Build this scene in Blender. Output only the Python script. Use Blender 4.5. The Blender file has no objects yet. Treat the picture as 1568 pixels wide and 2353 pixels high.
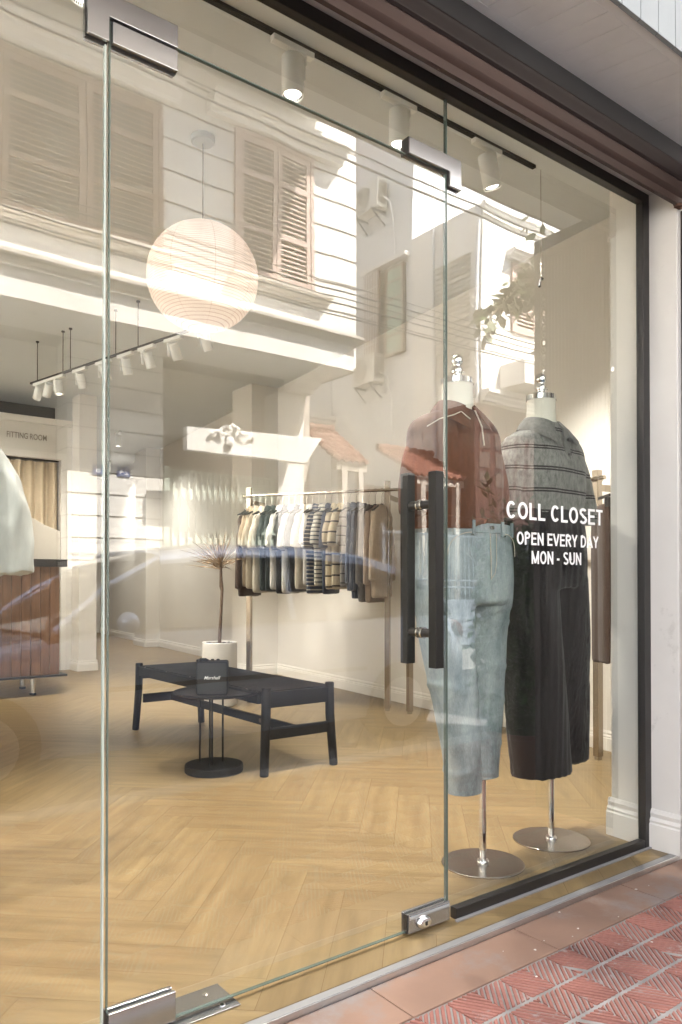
import bpy, bmesh, math, random
from mathutils import Vector, Matrix, noise as mnoise
R = math.radians
rnd = random.Random(7)
sc = bpy.context.scene
COL = sc.collection

# ---------------------------------------------------------------- camera
cam_d = bpy.data.cameras.new("camera"); cam = bpy.data.objects.new("camera", cam_d); COL.objects.link(cam)
sc.camera = cam
cam.location = (0, -1.706, 1.05)
cam.rotation_euler = (R(90.6), 0, R(-37.2))
cam_d.sensor_fit = 'VERTICAL'; cam_d.sensor_height = 36; cam_d.sensor_width = 24
cam_d.lens = 36 * 1746 / 2353
cam_d.shift_y = 0.0638
cam_d.clip_start = 0.03; cam_d.clip_end = 400

# ---------------------------------------------------------------- light
SUN_EL, SUN_AZ = 55.0, 30.0          # azimuth from +Y towards +X
w = bpy.data.worlds.new("World"); sc.world = w; w.use_nodes = True
wn = w.node_tree.nodes; wl = w.node_tree.links
sky = wn.new('ShaderNodeTexSky'); sky.sky_type = 'NISHITA'; sky.sun_disc = False
sky.sun_elevation = R(SUN_EL); sky.sun_rotation = R(SUN_AZ)
sky.air_density = 1.0; sky.dust_density = 2.5; sky.ozone_density = 1.0
bg = wn['Background']; hs = wn.new('ShaderNodeHueSaturation'); hs.inputs['Saturation'].default_value = .32; wl.new(sky.outputs[0], hs.inputs['Color']); wl.new(hs.outputs[0], bg.inputs[0]); bg.inputs[1].default_value = 0.13
sd = bpy.data.lights.new("sun", 'SUN'); sd.energy = 5.0; sd.angle = R(0.5); sd.color = (1.0, 0.94, 0.86)
so = bpy.data.objects.new("sun", sd); COL.objects.link(so)
sv = Vector((math.cos(R(SUN_EL)) * math.sin(R(SUN_AZ)), math.cos(R(SUN_EL)) * math.cos(R(SUN_AZ)), math.sin(R(SUN_EL))))
so.rotation_euler = sv.to_track_quat('Z', 'Y').to_euler(); so.location = (0, 5, 20)
sc.view_settings.view_transform = 'Standard'; sc.view_settings.look = 'None'
sc.view_settings.exposure = 3.25; sc.view_settings.gamma = 1.0; sc.view_settings.use_curve_mapping = False
cy = sc.cycles
cy.use_denoising = True
try: cy.denoiser = 'OPENIMAGEDENOISE'
except Exception: pass
cy.max_bounces = 9; cy.diffuse_bounces = 4; cy.glossy_bounces = 5; cy.transmission_bounces = 6; cy.transparent_max_bounces = 16
cy.caustics_reflective = False; cy.caustics_refractive = False
cy.sample_clamp_indirect = 4.0
cy.use_light_tree = True
LAMP = 1.12

# ---------------------------------------------------------------- materials
def nm(name):
    m = bpy.data.materials.new(name); m.use_nodes = True
    nt = m.node_tree; return m, nt, nt.nodes['Principled BSDF']
def link(nt, a, b): nt.links.new(a, b)
def mathn(nt, op, a, b=None, c=None):
    n = nt.nodes.new('ShaderNodeMath'); n.operation = op
    for i, v in enumerate((a, b, c)):
        if v is None: continue
        if isinstance(v, (int, float)): n.inputs[i].default_value = v
        else: nt.links.new(v, n.inputs[i])
    return n.outputs[0]
def mixc(nt, f, a, b, mode='MIX'):
    n = nt.nodes.new('ShaderNodeMix'); n.data_type = 'RGBA'; n.blend_type = mode
    if isinstance(f, (int, float)): n.inputs[0].default_value = f
    else: nt.links.new(f, n.inputs[0])
    for i, v in ((6, a), (7, b)):
        if isinstance(v, tuple): n.inputs[i].default_value = (v[0], v[1], v[2], 1)
        else: nt.links.new(v, n.inputs[i])
    return n.outputs[2]
def objco(nt, scale=(1, 1, 1)):
    tc = nt.nodes.new('ShaderNodeTexCoord'); mp = nt.nodes.new('ShaderNodeMapping')
    mp.inputs['Scale'].default_value = scale
    nt.links.new(tc.outputs['Object'], mp.inputs['Vector']); return mp.outputs[0]
def noisen(nt, co, scale, detail=4, rough=.55):
    n = nt.nodes.new('ShaderNodeTexNoise'); n.inputs['Scale'].default_value = scale
    n.inputs['Detail'].default_value = detail; n.inputs['Roughness'].default_value = rough
    nt.links.new(co, n.inputs['Vector']); return n.outputs[0]
def bumpn(nt, p, h, strength, dist=.01):
    b = nt.nodes.new('ShaderNodeBump'); b.inputs['Strength'].default_value = strength; b.inputs['Distance'].default_value = dist
    nt.links.new(h, b.inputs['Height']); nt.links.new(b.outputs[0], p.inputs['Normal'])
def mat(name, col, rough=.5, metal=0, var=.08, vs=3.0, bump=0, bs=40, bd=.003, stretch=(1, 1, 1), dirt=None, spec=None, coat=0, sheen=0):
    m, nt, p = nm(name)
    co = objco(nt, stretch)
    n1 = noisen(nt, co, vs, 6)
    f = mathn(nt, 'MULTIPLY_ADD', n1, 2.2, -.6)
    f = mathn(nt, 'MINIMUM', mathn(nt, 'MAXIMUM', f, 0), 1)
    c = mixc(nt, f, tuple(x * (1 - var) for x in col), tuple(min(x * (1 + var), .95) for x in col))
    if dirt:
        n2 = noisen(nt, co, dirt[1], 8, .7)
        g = mathn(nt, 'MINIMUM', mathn(nt, 'MAXIMUM', mathn(nt, 'MULTIPLY_ADD', n2, 8, -dirt[2] * 8), 0), 1)
        c = mixc(nt, g, c, dirt[0])
    link(nt, c, p.inputs['Base Color'])
    p.inputs['Roughness'].default_value = rough; p.inputs['Metallic'].default_value = metal
    if spec is not None: p.inputs['Specular IOR Level'].default_value = spec
    if coat: p.inputs['Coat Weight'].default_value = coat; p.inputs['Coat Roughness'].default_value = .1
    if sheen: p.inputs['Sheen Weight'].default_value = sheen
    if bump: bumpn(nt, p, noisen(nt, co, bs, 5), bump, bd)
    return m
def emit(name, col, s):
    m, nt, p = nm(name); p.inputs['Base Color'].default_value = (*col, 1)
    p.inputs['Emission Color'].default_value = (*col, 1); p.inputs['Emission Strength'].default_value = s; return m
def glass(name, tint=(.95, .965, .955), k=1.0):
    # a thin pane: the mirror share follows Fresnel, the rest passes straight through with a faint tint
    m = bpy.data.materials.new(name); m.use_nodes = True; nt = m.node_tree; nt.nodes.clear()
    o = nt.nodes.new('ShaderNodeOutputMaterial'); mx = nt.nodes.new('ShaderNodeMixShader')
    tr = nt.nodes.new('ShaderNodeBsdfTransparent'); tr.inputs[0].default_value = (*tint, 1)
    gl = nt.nodes.new('ShaderNodeBsdfGlossy'); gl.inputs['Roughness'].default_value = 0.0; gl.inputs[0].default_value = (1, 1, 1, 1)
    fr = nt.nodes.new('ShaderNodeFresnel'); fr.inputs[0].default_value = 1.57
    bp = nt.nodes.new('ShaderNodeBump'); bp.inputs['Strength'].default_value = 1.0; bp.inputs['Distance'].default_value = .0009
    nt.links.new(noisen(nt, objco(nt, (1, 1, .45)), 3.2, 1, .4), bp.inputs['Height']); nt.links.new(bp.outputs[0], gl.inputs['Normal'])
    ge = nt.nodes.new('ShaderNodeNewGeometry')
    f2 = mathn(nt, 'DIVIDE', mathn(nt, 'MULTIPLY', fr.outputs[0], 2 * k), mathn(nt, 'ADD', fr.outputs[0], 1.0))
    f = mathn(nt, 'MULTIPLY', f2, mathn(nt, 'SUBTRACT', 1.0, ge.outputs['Backfacing']))
    # a thin film of dust and wipe marks
    df = nt.nodes.new('ShaderNodeBsdfDiffuse'); df.inputs[0].default_value = (.75, .76, .76, 1); m2 = nt.nodes.new('ShaderNodeMixShader')
    du = noisen(nt, objco(nt, (1.6, 1, .8)), 4.5, 9, .72)
    dm = mathn(nt, 'MULTIPLY', mathn(nt, 'MAXIMUM', mathn(nt, 'MULTIPLY_ADD', du, 2.4, -.95), 0), .018)
    nt.links.new(dm, m2.inputs[0]); nt.links.new(tr.outputs[0], m2.inputs[1]); nt.links.new(df.outputs[0], m2.inputs[2])
    nt.links.new(mathn(nt, 'MINIMUM', f, 1.0), mx.inputs[0]); nt.links.new(m2.outputs[0], mx.inputs[1]); nt.links.new(gl.outputs[0], mx.inputs[2])
    nt.links.new(mx.outputs[0], o.inputs[0]); return m

M = {}
M['plaster'] = mat('warm_white_plaster', (.74, .71, .66), .75, var=.03, vs=1.2, bump=.05, bs=60)
M['ceiling'] = mat('ceiling_paint', (.68, .72, .75), .8, var=.02, vs=1)
M['trim'] = mat('white_trim_paint', (.78, .75, .70), .45, var=.03)
M['outwall'] = mat('outer_white_paint', (.64, .62, .59), .6, var=.05, vs=3, bump=.25, bs=24, dirt=((.46, .44, .41), 5, .63))
M['loft'] = mat('loft_shade_dark', (.055, .050, .044), .8)
M['black'] = mat('black_powder_coat', (.018, .016, .015), .42, var=.15, bump=.03, bs=150)
M['anod'] = mat('dark_bronze_metal', (.010, .009, .008), .5, var=.1, spec=.3)
M['steel'] = mat('brushed_steel', (.52, .50, .47), .24, metal=1, var=.08, vs=2, stretch=(1, 1, 30), bump=.03, bs=60)
M['plate_steel'] = mat('steel_plate', (.36, .33, .30), .27, metal=1, var=.12, vs=5)
M['chrome'] = mat('chrome', (.80, .80, .80), .06, metal=1, var=.02)
M['patch'] = mat('polished_patch_steel', (.42, .42, .43), .22, metal=.9, var=.06, vs=6, bump=.02, bs=8)
M['bronze'] = mat('champagne_steel', (.42, .36, .29), .26, metal=1, var=.08, stretch=(1, 1, .2), vs=6)
M['glass'] = glass('window_glass')
M['gedge_light'] = mat('ground_glass_edge', (.42, .47, .44), .25, var=.1, vs=2)
M['gedge'] = mat('glass_edge', (.10, .135, .12), .15, var=.15, vs=2, spec=.6)
M['white_metal'] = mat('white_lamp_enamel', (.86, .88, .88), .35, var=.02)
M['lampglow'] = emit('lamp_face_glow', (1.0, .92, .80), 1.6)
M['lampring'] = mat('lamp_reflector_ring', (.85, .84, .80), .2, metal=.8)
M['cream'] = mat('cream_mannequin_cloth', (.66, .64, .56), .7, bump=.1, bs=300)
M['wood'] = mat('walnut_slats', (.17, .088, .048), .45, var=.35, vs=5, stretch=(4, 4, .5), bump=.05, bs=30)
M['blackwood'] = mat('black_stained_wood', (.007, .0065, .0065), .6, var=.3, vs=8, stretch=(4, 4, .6), bump=.12, bs=50, spec=.2)
M['leather'] = mat('black_saddle_leather', (.007, .006, .006), .65, var=.25, vs=12, bump=.1, bs=120, spec=.2)
M['dmetal'] = mat('black_matte_metal', (.010, .010, .011), .6, var=.2, spec=.25)
M['pot'] = mat('white_ceramic_pot', (.66, .64, .60), .5, var=.04)
M['soil'] = mat('potting_soil', (.035, .022, .015), .9, var=.5, vs=60, bump=.8, bs=90)
M['drystem'] = mat('dry_palm_stem', (.13, .085, .06), .8, var=.35, vs=20, bump=.5, bs=60)
M['dryleaf'] = mat('dry_palm_leaf', (.24, .16, .09), .7, var=.4, vs=15)
M['curtain'] = mat('fitting_room_curtain_linen', (.55, .45, .32), .85, var=.06, vs=20, bump=.15, bs=250)
M['vinyl'] = mat('white_vinyl', (.86, .86, .86), .5, var=.01)
M['greytext'] = mat('grey_lettering', (.25, .22, .18), .6)
M['silvertext'] = mat('silver_script', (.75, .75, .75), .3, metal=.5)
# street side
M['hall'] = mat('house_white_paint', (.78, .76, .72), .7, var=.08, vs=1.2, bump=.15, bs=25, stretch=(1, 1, .35), dirt=((.52, .49, .44), 2.5, .60))
M['hall2'] = mat('house_grey_white_paint', (.66, .67, .68), .7, var=.05, vs=1.0, bump=.1, bs=25, dirt=((.50, .50, .48), 2.0, .72))
M['groove'] = mat('shadow_joint', (.20, .185, .17), .9)
M['mould'] = mat('weathered_moulding', (.50, .46, .41), .75, var=.12, vs=3, dirt=((.28, .26, .23), 5, .62))
M['shutter'] = mat('dusty_pink_shutter_paint', (.50, .38, .33), .6, var=.1, vs=4)
M['shutterb'] = mat('brown_shutter_paint', (.30, .20, .15), .6, var=.12, vs=4)
M['reddoor'] = mat('red_brown_door_paint', (.065, .027, .018), .5, var=.15)
M['pane'] = mat('window_pane_green', (.30, .42, .34), .08, var=.15, vs=1)
M['dark'] = mat('dark_interior', (.02, .018, .016), .8)
M['tile'] = mat('terracotta_roof_tile', (.17, .07, .048), .75, var=.3, vs=4, bump=.3, bs=30, dirt=((.22, .12, .09), 6, .6))
M['palegreen'] = mat('pale_green_gate_paint', (.46, .52, .45), .55, var=.06)
M['greygate'] = mat('grey_steel_gate_paint', (.12, .14, .175), .5, var=.05)
M['ac'] = mat('off_white_plastic', (.64, .62, .56), .5, var=.05)
M['cable'] = mat('black_cable', (.03, .03, .03), .6)
M['leaf'] = mat('broad_leaf_green', (.06, .10, .025), .5, var=.45, vs=3)
M['leaf2'] = mat('fine_leaf_green', (.06, .14, .045), .5, var=.5, vs=9)
M['trunk'] = mat('tree_bark', (.12, .09, .06), .9, var=.3, vs=12, bump=.7, bs=25, bd=.02)
M['brownmetal'] = mat('old_red_brown_painted_steel', (.055, .034, .029), .5, var=.3, vs=2.5, stretch=(.35, 2.5, 2.5), bump=.25, bs=14, dirt=((.05, .035, .03), 7, .62), spec=.25)
M['gate'] = mat('dark_cast_iron', (.030, .022, .020), .45, var=.25, vs=8, bump=.3, bs=40)
M['carpaint'] = mat('silver_blue_car_paint', (.46, .56, .76), .20, metal=.35, var=.03, coat=1)
M['carglass'] = mat('dark_car_glass', (.008, .009, .010), .03, spec=.5)
M['tyre'] = mat('tyre_rubber', (.02, .02, .02), .85, bump=.2, bs=80)
M['blue'] = mat('blue_enamel', (.04, .09, .30), .3)
M['stonec'] = mat('kerb_concrete', (.33, .32, .31), .85, var=.15, vs=6, bump=.3, bs=40)
M['asphalt'] = mat('asphalt', (.11, .11, .112), .85, var=.2, vs=3, bump=.5, bs=120)
M['earth'] = mat('ground_concrete', (.22, .21, .20), .9, var=.2, vs=1)
M['alu'] = mat('aluminium_trim', (.62, .62, .62), .28, metal=1, var=.06, vs=10, stretch=(1, 8, 8))

def mat_paper():
    m, nt, p = nm('lantern_paper')
    tc = nt.nodes.new('ShaderNodeTexCoord'); sp = nt.nodes.new('ShaderNodeSeparateXYZ'); nt.links.new(tc.outputs['Object'], sp.inputs[0])
    n = noisen(nt, objco(nt, (1, 1, 1)), 9, 3)
    z = mathn(nt, 'ADD', sp.outputs[2], mathn(nt, 'MULTIPLY', n, .004))
    fr = mathn(nt, 'FRACT', mathn(nt, 'MULTIPLY', z, 82))
    ln = mathn(nt, 'LESS_THAN', fr, .19)
    an = nt.nodes.new('ShaderNodeMath'); an.operation = 'ARCTAN2'; nt.links.new(sp.outputs[1], an.inputs[0]); nt.links.new(sp.outputs[0], an.inputs[1])
    seam = mathn(nt, 'LESS_THAN', mathn(nt, 'FRACT', mathn(nt, 'MULTIPLY_ADD', an.outputs[0], 8 / 6.2832, .33)), .018)
    f = mathn(nt, 'MINIMUM', mathn(nt, 'ADD', mathn(nt, 'MULTIPLY', ln, .65), mathn(nt, 'MULTIPLY', seam, .35)), 1)
    c = mixc(nt, f, (.82, .68, .58), (.46, .25, .16))
    link(nt, c, p.inputs['Base Color']); link(nt, c, p.inputs['Emission Color'])
    p.inputs['Emission Strength'].default_value = PAPER; p.inputs['Roughness'].default_value = .8
    bumpn(nt, p, fr, .25, .004)
    return m
PAPER = .060
M['paper'] = mat_paper()

def mat_cloth(name, base, stripes=(), period=.085, rough=.85, weave=260, heather=.25, vertical=False, phase=0.0):
    """cloth with optional thin stripes; stripes = ((start, end, colour), ...) as shares of the period"""
    m, nt, p = nm(name)
    tc = nt.nodes.new('ShaderNodeTexCoord'); sp = nt.nodes.new('ShaderNodeSeparateXYZ'); nt.links.new(tc.outputs['Object'], sp.inputs[0])
    co = objco(nt, (1, 1, 1))
    n = noisen(nt, objco(nt, (1, 1, .35)), 90, 5, .7)
    big = noisen(nt, co, 5, 4)
    f = mathn(nt, 'MINIMUM', mathn(nt, 'MAXIMUM', mathn(nt, 'MULTIPLY_ADD', n, 2.5, -.75), 0), 1)
    c = mixc(nt, f, tuple(x * (1 - heather) for x in base), tuple(min(.9, x * (1 + heather)) for x in base))
    if stripes:
        ax = sp.outputs[0] if vertical else sp.outputs[2]
        t = mathn(nt, 'FRACT', mathn(nt, 'MULTIPLY_ADD', mathn(nt, 'ADD', ax, mathn(nt, 'MULTIPLY', big, .006)), 1.0 / period, 20.0 + phase))
        for a, b, sc_ in stripes:
            g = mathn(nt, 'MULTIPLY', mathn(nt, 'GREATER_THAN', t, a), mathn(nt, 'LESS_THAN', t, b))
            c = mixc(nt, g, c, sc_)
    link(nt, c, p.inputs['Base Color']); p.inputs['Roughness'].default_value = rough
    p.inputs['Sheen Weight'].default_value = .15; p.inputs['Specular IOR Level'].default_value = .2
    bumpn(nt, p, mathn(nt, 'ADD', n, mathn(nt, 'MULTIPLY', big, 2.0)), .35, .003)
    return m
M['polo_grey'] = mat_cloth('heather_grey_striped_knit', (.19, .19, .175), ((.0, .07, (.012, .010, .009)), (.12, .19, (.012, .010, .009))), .085, heather=.45, phase=.42)
M['polo_grey_plain'] = mat_cloth('heather_grey_collar', (.155, .155, .143), heather=.3)
M['polo_brown'] = mat_cloth('rust_brown_knit', (.095, .034, .014), heather=.2)
M['beige_wall'] = mat('beige_wall_paint', (.44, .40, .35), .8, var=.08)
M['cream_line'] = mat_cloth('cream_trim', (.55, .50, .42), heather=.1)
M['trouser_black'] = mat_cloth('black_trouser_wool', (.012, .010, .010), heather=.3)
M['white_shirt'] = mat_cloth('white_cotton', (.46, .475, .455), heather=.05)

def mat_denim():
    m, nt, p = nm('light_blue_denim'); co = objco(nt)
    big = noisen(nt, objco(nt, (3, 3, 1)), 3.2, 6, .6); fine = noisen(nt, objco(nt, (1, 1, .2)), 320, 3, .8); med = noisen(nt, objco(nt, (1.5, 1.5, .3)), 22, 6, .7)
    s = mathn(nt, 'ADD', mathn(nt, 'MULTIPLY', big, .62), mathn(nt, 'ADD', mathn(nt, 'MULTIPLY', fine, .22), mathn(nt, 'MULTIPLY', med, .16)))
    cr = nt.nodes.new('ShaderNodeValToRGB'); nt.links.new(s, cr.inputs[0])
    e = cr.color_ramp.elements; e[0].position = .38; e[0].color = (.14, .185, .21, 1); e[1].position = .64; e[1].color = (.46, .525, .54, 1)
    link(nt, cr.outputs[0], p.inputs['Base Color']); p.inputs['Roughness'].default_value = .85; p.inputs['Specular IOR Level'].default_value = .2
    bumpn(nt, p, mathn(nt, 'ADD', fine, med), .2, .002)
    return m
M['denim'] = mat_denim()
M['denim_dark'] = mat_cloth('denim_seam', (.11, .17, .20), heather=.3)

def mat_floor():
    m, nt, p = nm('pale_oak_planks')
    uv = nt.nodes.new('ShaderNodeUVMap'); uv.uv_map = 'UVMap'
    at = nt.nodes.new('ShaderNodeAttribute'); at.attribute_name = 'rnd'
    mp = nt.nodes.new('ShaderNodeMapping'); mp.inputs['Scale'].default_value = (.9, 7, 1); nt.links.new(uv.outputs[0], mp.inputs[0])
    n1 = noisen(nt, mp.outputs[0], 2.2, 8, .62)
    mp2 = nt.nodes.new('ShaderNodeMapping'); mp2.inputs['Scale'].default_value = (5, 110, 1); nt.links.new(uv.outputs[0], mp2.inputs[0])
    n2 = noisen(nt, mp2.outputs[0], 2.5, 5, .7)
    wv = nt.nodes.new('ShaderNodeTexWave'); wv.wave_type = 'RINGS'; wv.inputs['Scale'].default_value = .55; wv.inputs['Distortion'].default_value = 6; wv.inputs['Detail'].default_value = 3; wv.inputs['Detail Scale'].default_value = 1.2
    mp3 = nt.nodes.new('ShaderNodeMapping'); mp3.inputs['Scale'].default_value = (.9, 9, 1); nt.links.new(uv.outputs[0], mp3.inputs[0]); nt.links.new(mp3.outputs[0], wv.inputs[0])
    s = mathn(nt, 'ADD', mathn(nt, 'MULTIPLY', n1, .84), mathn(nt, 'ADD', mathn(nt, 'MULTIPLY', n2, .10), mathn(nt, 'MULTIPLY', wv.outputs[1], .06)))
    cr = nt.nodes.new('ShaderNodeValToRGB'); nt.links.new(s, cr.inputs[0])
    e = cr.color_ramp.elements; e[0].position = .28; e[0].color = (.150, .100, .043, 1); e[1].position = .66; e[1].color = (.29, .205, .098, 1)
    c = mixc(nt, mathn(nt, 'MULTIPLY', at.outputs['Fac'], .30), cr.outputs[0], (.155, .100, .045))
    link(nt, c, p.inputs['Base Color'])
    link(nt, mathn(nt, 'MULTIPLY_ADD', n2, .14, .30), p.inputs['Roughness'])
    bumpn(nt, p, n2, .10, .002)
    return m
M['floor'] = mat_floor()
M['floorgap'] = mat('floor_underlay', (.16, .10, .05), .8)

def mat_ridge():
    m = mat('red_ridged_tile', (.27, .112, .088), .8, var=.34, vs=4, bump=.6, bs=60, dirt=((.30, .25, .235), 24, .57))
    return m
M['ridge'] = mat_ridge()
M['grout'] = mat('grey_cement_grout', (.25, .235, .22), .9, var=.35, vs=14, bump=.6, bs=70)
M['terra'] = mat('terracotta_slab', (.235, .142, .102), .55, var=.22, vs=2.2, bump=.15, bs=25, dirt=((.23, .19, .175), 2.6, .54))

def mat_soffit():
    return mat('grey_white_board_paint', (.88, .875, .87), .7, var=.05, vs=6, bump=.15, bs=40, dirt=((.38, .37, .36), 9, .70))
M['soffit'] = mat_soffit()
M['line'] = mat('board_gap', (.13, .12, .115), .9)

# ---------------------------------------------------------------- mesh builder
def empty(name, loc=(0, 0, 0), rz=0.0):
    o = bpy.data.objects.new(name, None); o.empty_display_size = .1
    o.location = loc; o.rotation_euler = (0, 0, rz); COL.objects.link(o); return o
def tag(o, label=None, cat=None, group=None, kind=None):
    if label: o['label'] = label
    if cat: o['category'] = cat
    if group: o['group'] = group
    if kind: o['kind'] = kind
    return o
def thing(name, label, cat, loc=(0, 0, 0), rz=0.0, group=None):
    return tag(empty(name, loc, rz), label, cat, group)

class MB:
    def __init__(s): s.v = []; s.f = []
    def add(s, vs, fs):
        o = len(s.v); s.v += [tuple(v) for v in vs]; s.f += [tuple(i + o for i in f) for f in fs]; return s
    def box(s, x0, x1, y0, y1, z0, z1):
        if x0 > x1: x0, x1 = x1, x0
        if y0 > y1: y0, y1 = y1, y0
        if z0 > z1: z0, z1 = z1, z0
        vs = [(x, y, z) for z in (z0, z1) for y in (y0, y1) for x in (x0, x1)]
        return s.add(vs, [(0, 2, 3, 1), (4, 5, 7, 6), (0, 1, 5, 4), (2, 6, 7, 3), (0, 4, 6, 2), (1, 3, 7, 5)])
    def obox(s, c, size, mtx):
        b = MB().box(-size[0] / 2, size[0] / 2, -size[1] / 2, size[1] / 2, -size[2] / 2, size[2] / 2)
        c = Vector(c); return s.add([mtx @ Vector(v) + c for v in b.v], b.f)
    def bar(s, p0, p1, w_, h_, up=(0, 0, 1)):
        p0 = Vector(p0); p1 = Vector(p1); d = p1 - p0; L = d.length; d.normalize()
        u = Vector(up); sx = d.cross(u); sx.normalize(); sz = sx.cross(d)
        m = Matrix((sx, d, sz)).transposed()
        return s.obox((p0 + p1) / 2, (w_, L, h_), m)
    def rings(s, rings, cap=True, closed=True):
        n = len(rings[0]); vs = [p for r in rings for p in r]; fs = []
        for i in range(len(rings) - 1):
            for j in range(n if closed else n - 1):
                k = (j + 1) % n; a = i * n
                fs.append((a + j, a + k, a + n + k, a + n + j))
        if cap:
            fs.append(tuple(range(n - 1, -1, -1))); fs.append(tuple((len(rings) - 1) * n + j for j in range(n)))
        return s.add(vs, fs)
    def tube(s, pts, r, n=8, cap=True):
        pts = [Vector(p) for p in pts]; rs = r if isinstance(r, (list, tuple)) else [r] * len(pts)
        rings = []; ref = None
        for i, p in enumerate(pts):
            d = (pts[min(i + 1, len(pts) - 1)] - pts[max(i - 1, 0)])
            if d.length < 1e-9: d = Vector((0, 0, 1))
            d.normalize()
            if ref is None:
                ref = Vector((0, 0, 1)) if abs(d.z) < .9 else Vector((1, 0, 0))
            a = d.cross(ref); a.normalize(); b = a.cross(d); b.normalize(); ref = b
            rings.append([p + (a * math.cos(t) + b * math.sin(t)) * rs[i] for t in [2 * math.pi * k / n for k in range(n)]])
        return s.rings([[q for q in reversed(r_)] for r_ in rings], cap)
    def cyl(s, p0, p1, r, n=24, r2=None): return s.tube([p0, p1], [r, r if r2 is None else r2], n)
    def lathe(s, prof, c=(0, 0, 0), n=32):
        rings = [[(c[0] + r * math.cos(2 * math.pi * k / n), c[1] + r * math.sin(2 * math.pi * k / n), c[2] + z) for k in range(n)] for r, z in prof]
        return s.rings(rings)
    def prism(s, poly, axis, a, b):
        def P(u, v, t): return (t, u, v) if axis == 0 else ((u, t, v) if axis == 1 else (u, v, t))
        n = len(poly); vs = [P(u, v, a) for u, v in poly] + [P(u, v, b) for u, v in poly]
        area = sum(poly[i][0] * poly[(i + 1) % n][1] - poly[(i + 1) % n][0] * poly[i][1] for i in range(n))
        fs = [tuple(range(n)), tuple(range(2 * n - 1, n - 1, -1))] + [(i, i + n, (i + 1) % n + n, (i + 1) % n) for i in range(n)]
        s.add(vs, fs); return s
    def blob(s, c, r, n=10, m=6, amp=.25, seed=0):
        rr = random.Random(seed); rings = []
        for i in range(m + 1):
            t = math.pi * (.06 + .88 * i / m); k = []
            for j in range(n):
                a = 2 * math.pi * j / n; q = 1 + rr.uniform(-amp, amp)
                k.append((c[0] + r[0] * q * math.sin(t) * math.cos(a), c[1] + r[1] * q * math.sin(t) * math.sin(a), c[2] - r[2] * q * math.cos(t)))
            rings.append(k)
        return s.rings(rings)
    def build(s, name, m, parent=None, bevel=0, smooth=False, loc=None, fix=True, seg=2):
        """vertices are world coordinates unless the parent thing is a local one (loc of parent is taken off)"""
        me = bpy.data.meshes.new(name)
        off = Vector((0, 0, 0))
        if loc is not None: off = Vector(loc)
        elif parent is not None and not parent.get('_local'):
            p = parent
            while p is not None: off += p.location; p = p.parent
        me.from_pydata([tuple(Vector(v) - off) for v in s.v], [], s.f)
        if fix:
            bm = bmesh.new(); bm.from_mesh(me); bmesh.ops.recalc_face_normals(bm, faces=bm.faces); bm.to_mesh(me); bm.free()
        if smooth:
            me.polygons.foreach_set('use_smooth', [True] * len(me.polygons))
            me.set_sharp_from_angle(angle=R(smooth if smooth is not True else 40))
        me.materials.append(m)
        o = bpy.data.objects.new(name, me); COL.objects.link(o)
        if parent is not None: o.parent = parent
        if loc is not None and parent is None: o.location = loc
        if bevel:
            b = o.modifiers.new('bevel', 'BEVEL'); b.width = bevel; b.segments = seg; b.limit_method = 'ANGLE'; b.angle_limit = R(35)
        return o
def local(t): t['_local'] = 1; return t
def structure(o): return tag(o, kind='structure')
def copy_tree(o, parent=None):
    c = o.copy(); COL.objects.link(c)
    if parent is not None: c.parent = parent
    for ch in list(o.children): copy_tree(ch, c)
    return c
def text_mesh(name, s, size, m, parent, origin, rot, width=None, bold=0.0, depth=.001, shear=0.0, align='LEFT'):
    cu = bpy.data.curves.new(name, 'FONT'); cu.body = s; cu.size = size; cu.extrude = depth; cu.offset = bold; cu.shear = shear; cu.align_x = align
    cu.resolution_u = 4
    o = bpy.data.objects.new(name, cu); COL.objects.link(o)
    bpy.context.view_layer.update()
    dg = bpy.context.evaluated_depsgraph_get(); me = bpy.data.meshes.new_from_object(o.evaluated_get(dg))
    bpy.data.objects.remove(o)
    xs = [v.co.x for v in me.vertices]; ys = [v.co.y for v in me.vertices]
    x0, x1 = min(xs), max(xs)
    k = (width / (x1 - x0)) if width else 1.0
    mt = Matrix.Translation(Vector(origin)) @ rot.to_4x4() @ Matrix.Diagonal((k, 1, 1, 1)) @ Matrix.Translation((-x0, 0, 0))
    me.transform(mt)
    if parent is not None and not parent.get('_local'):
        p = parent; off = Vector((0, 0, 0))
        while p is not None: off += p.location; p = p.parent
        me.transform(Matrix.Translation(-off))
    me.materials.append(m)
    t = bpy.data.objects.new(name, me); COL.objects.link(t)
    if parent is not None: t.parent = parent
    return t
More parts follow.
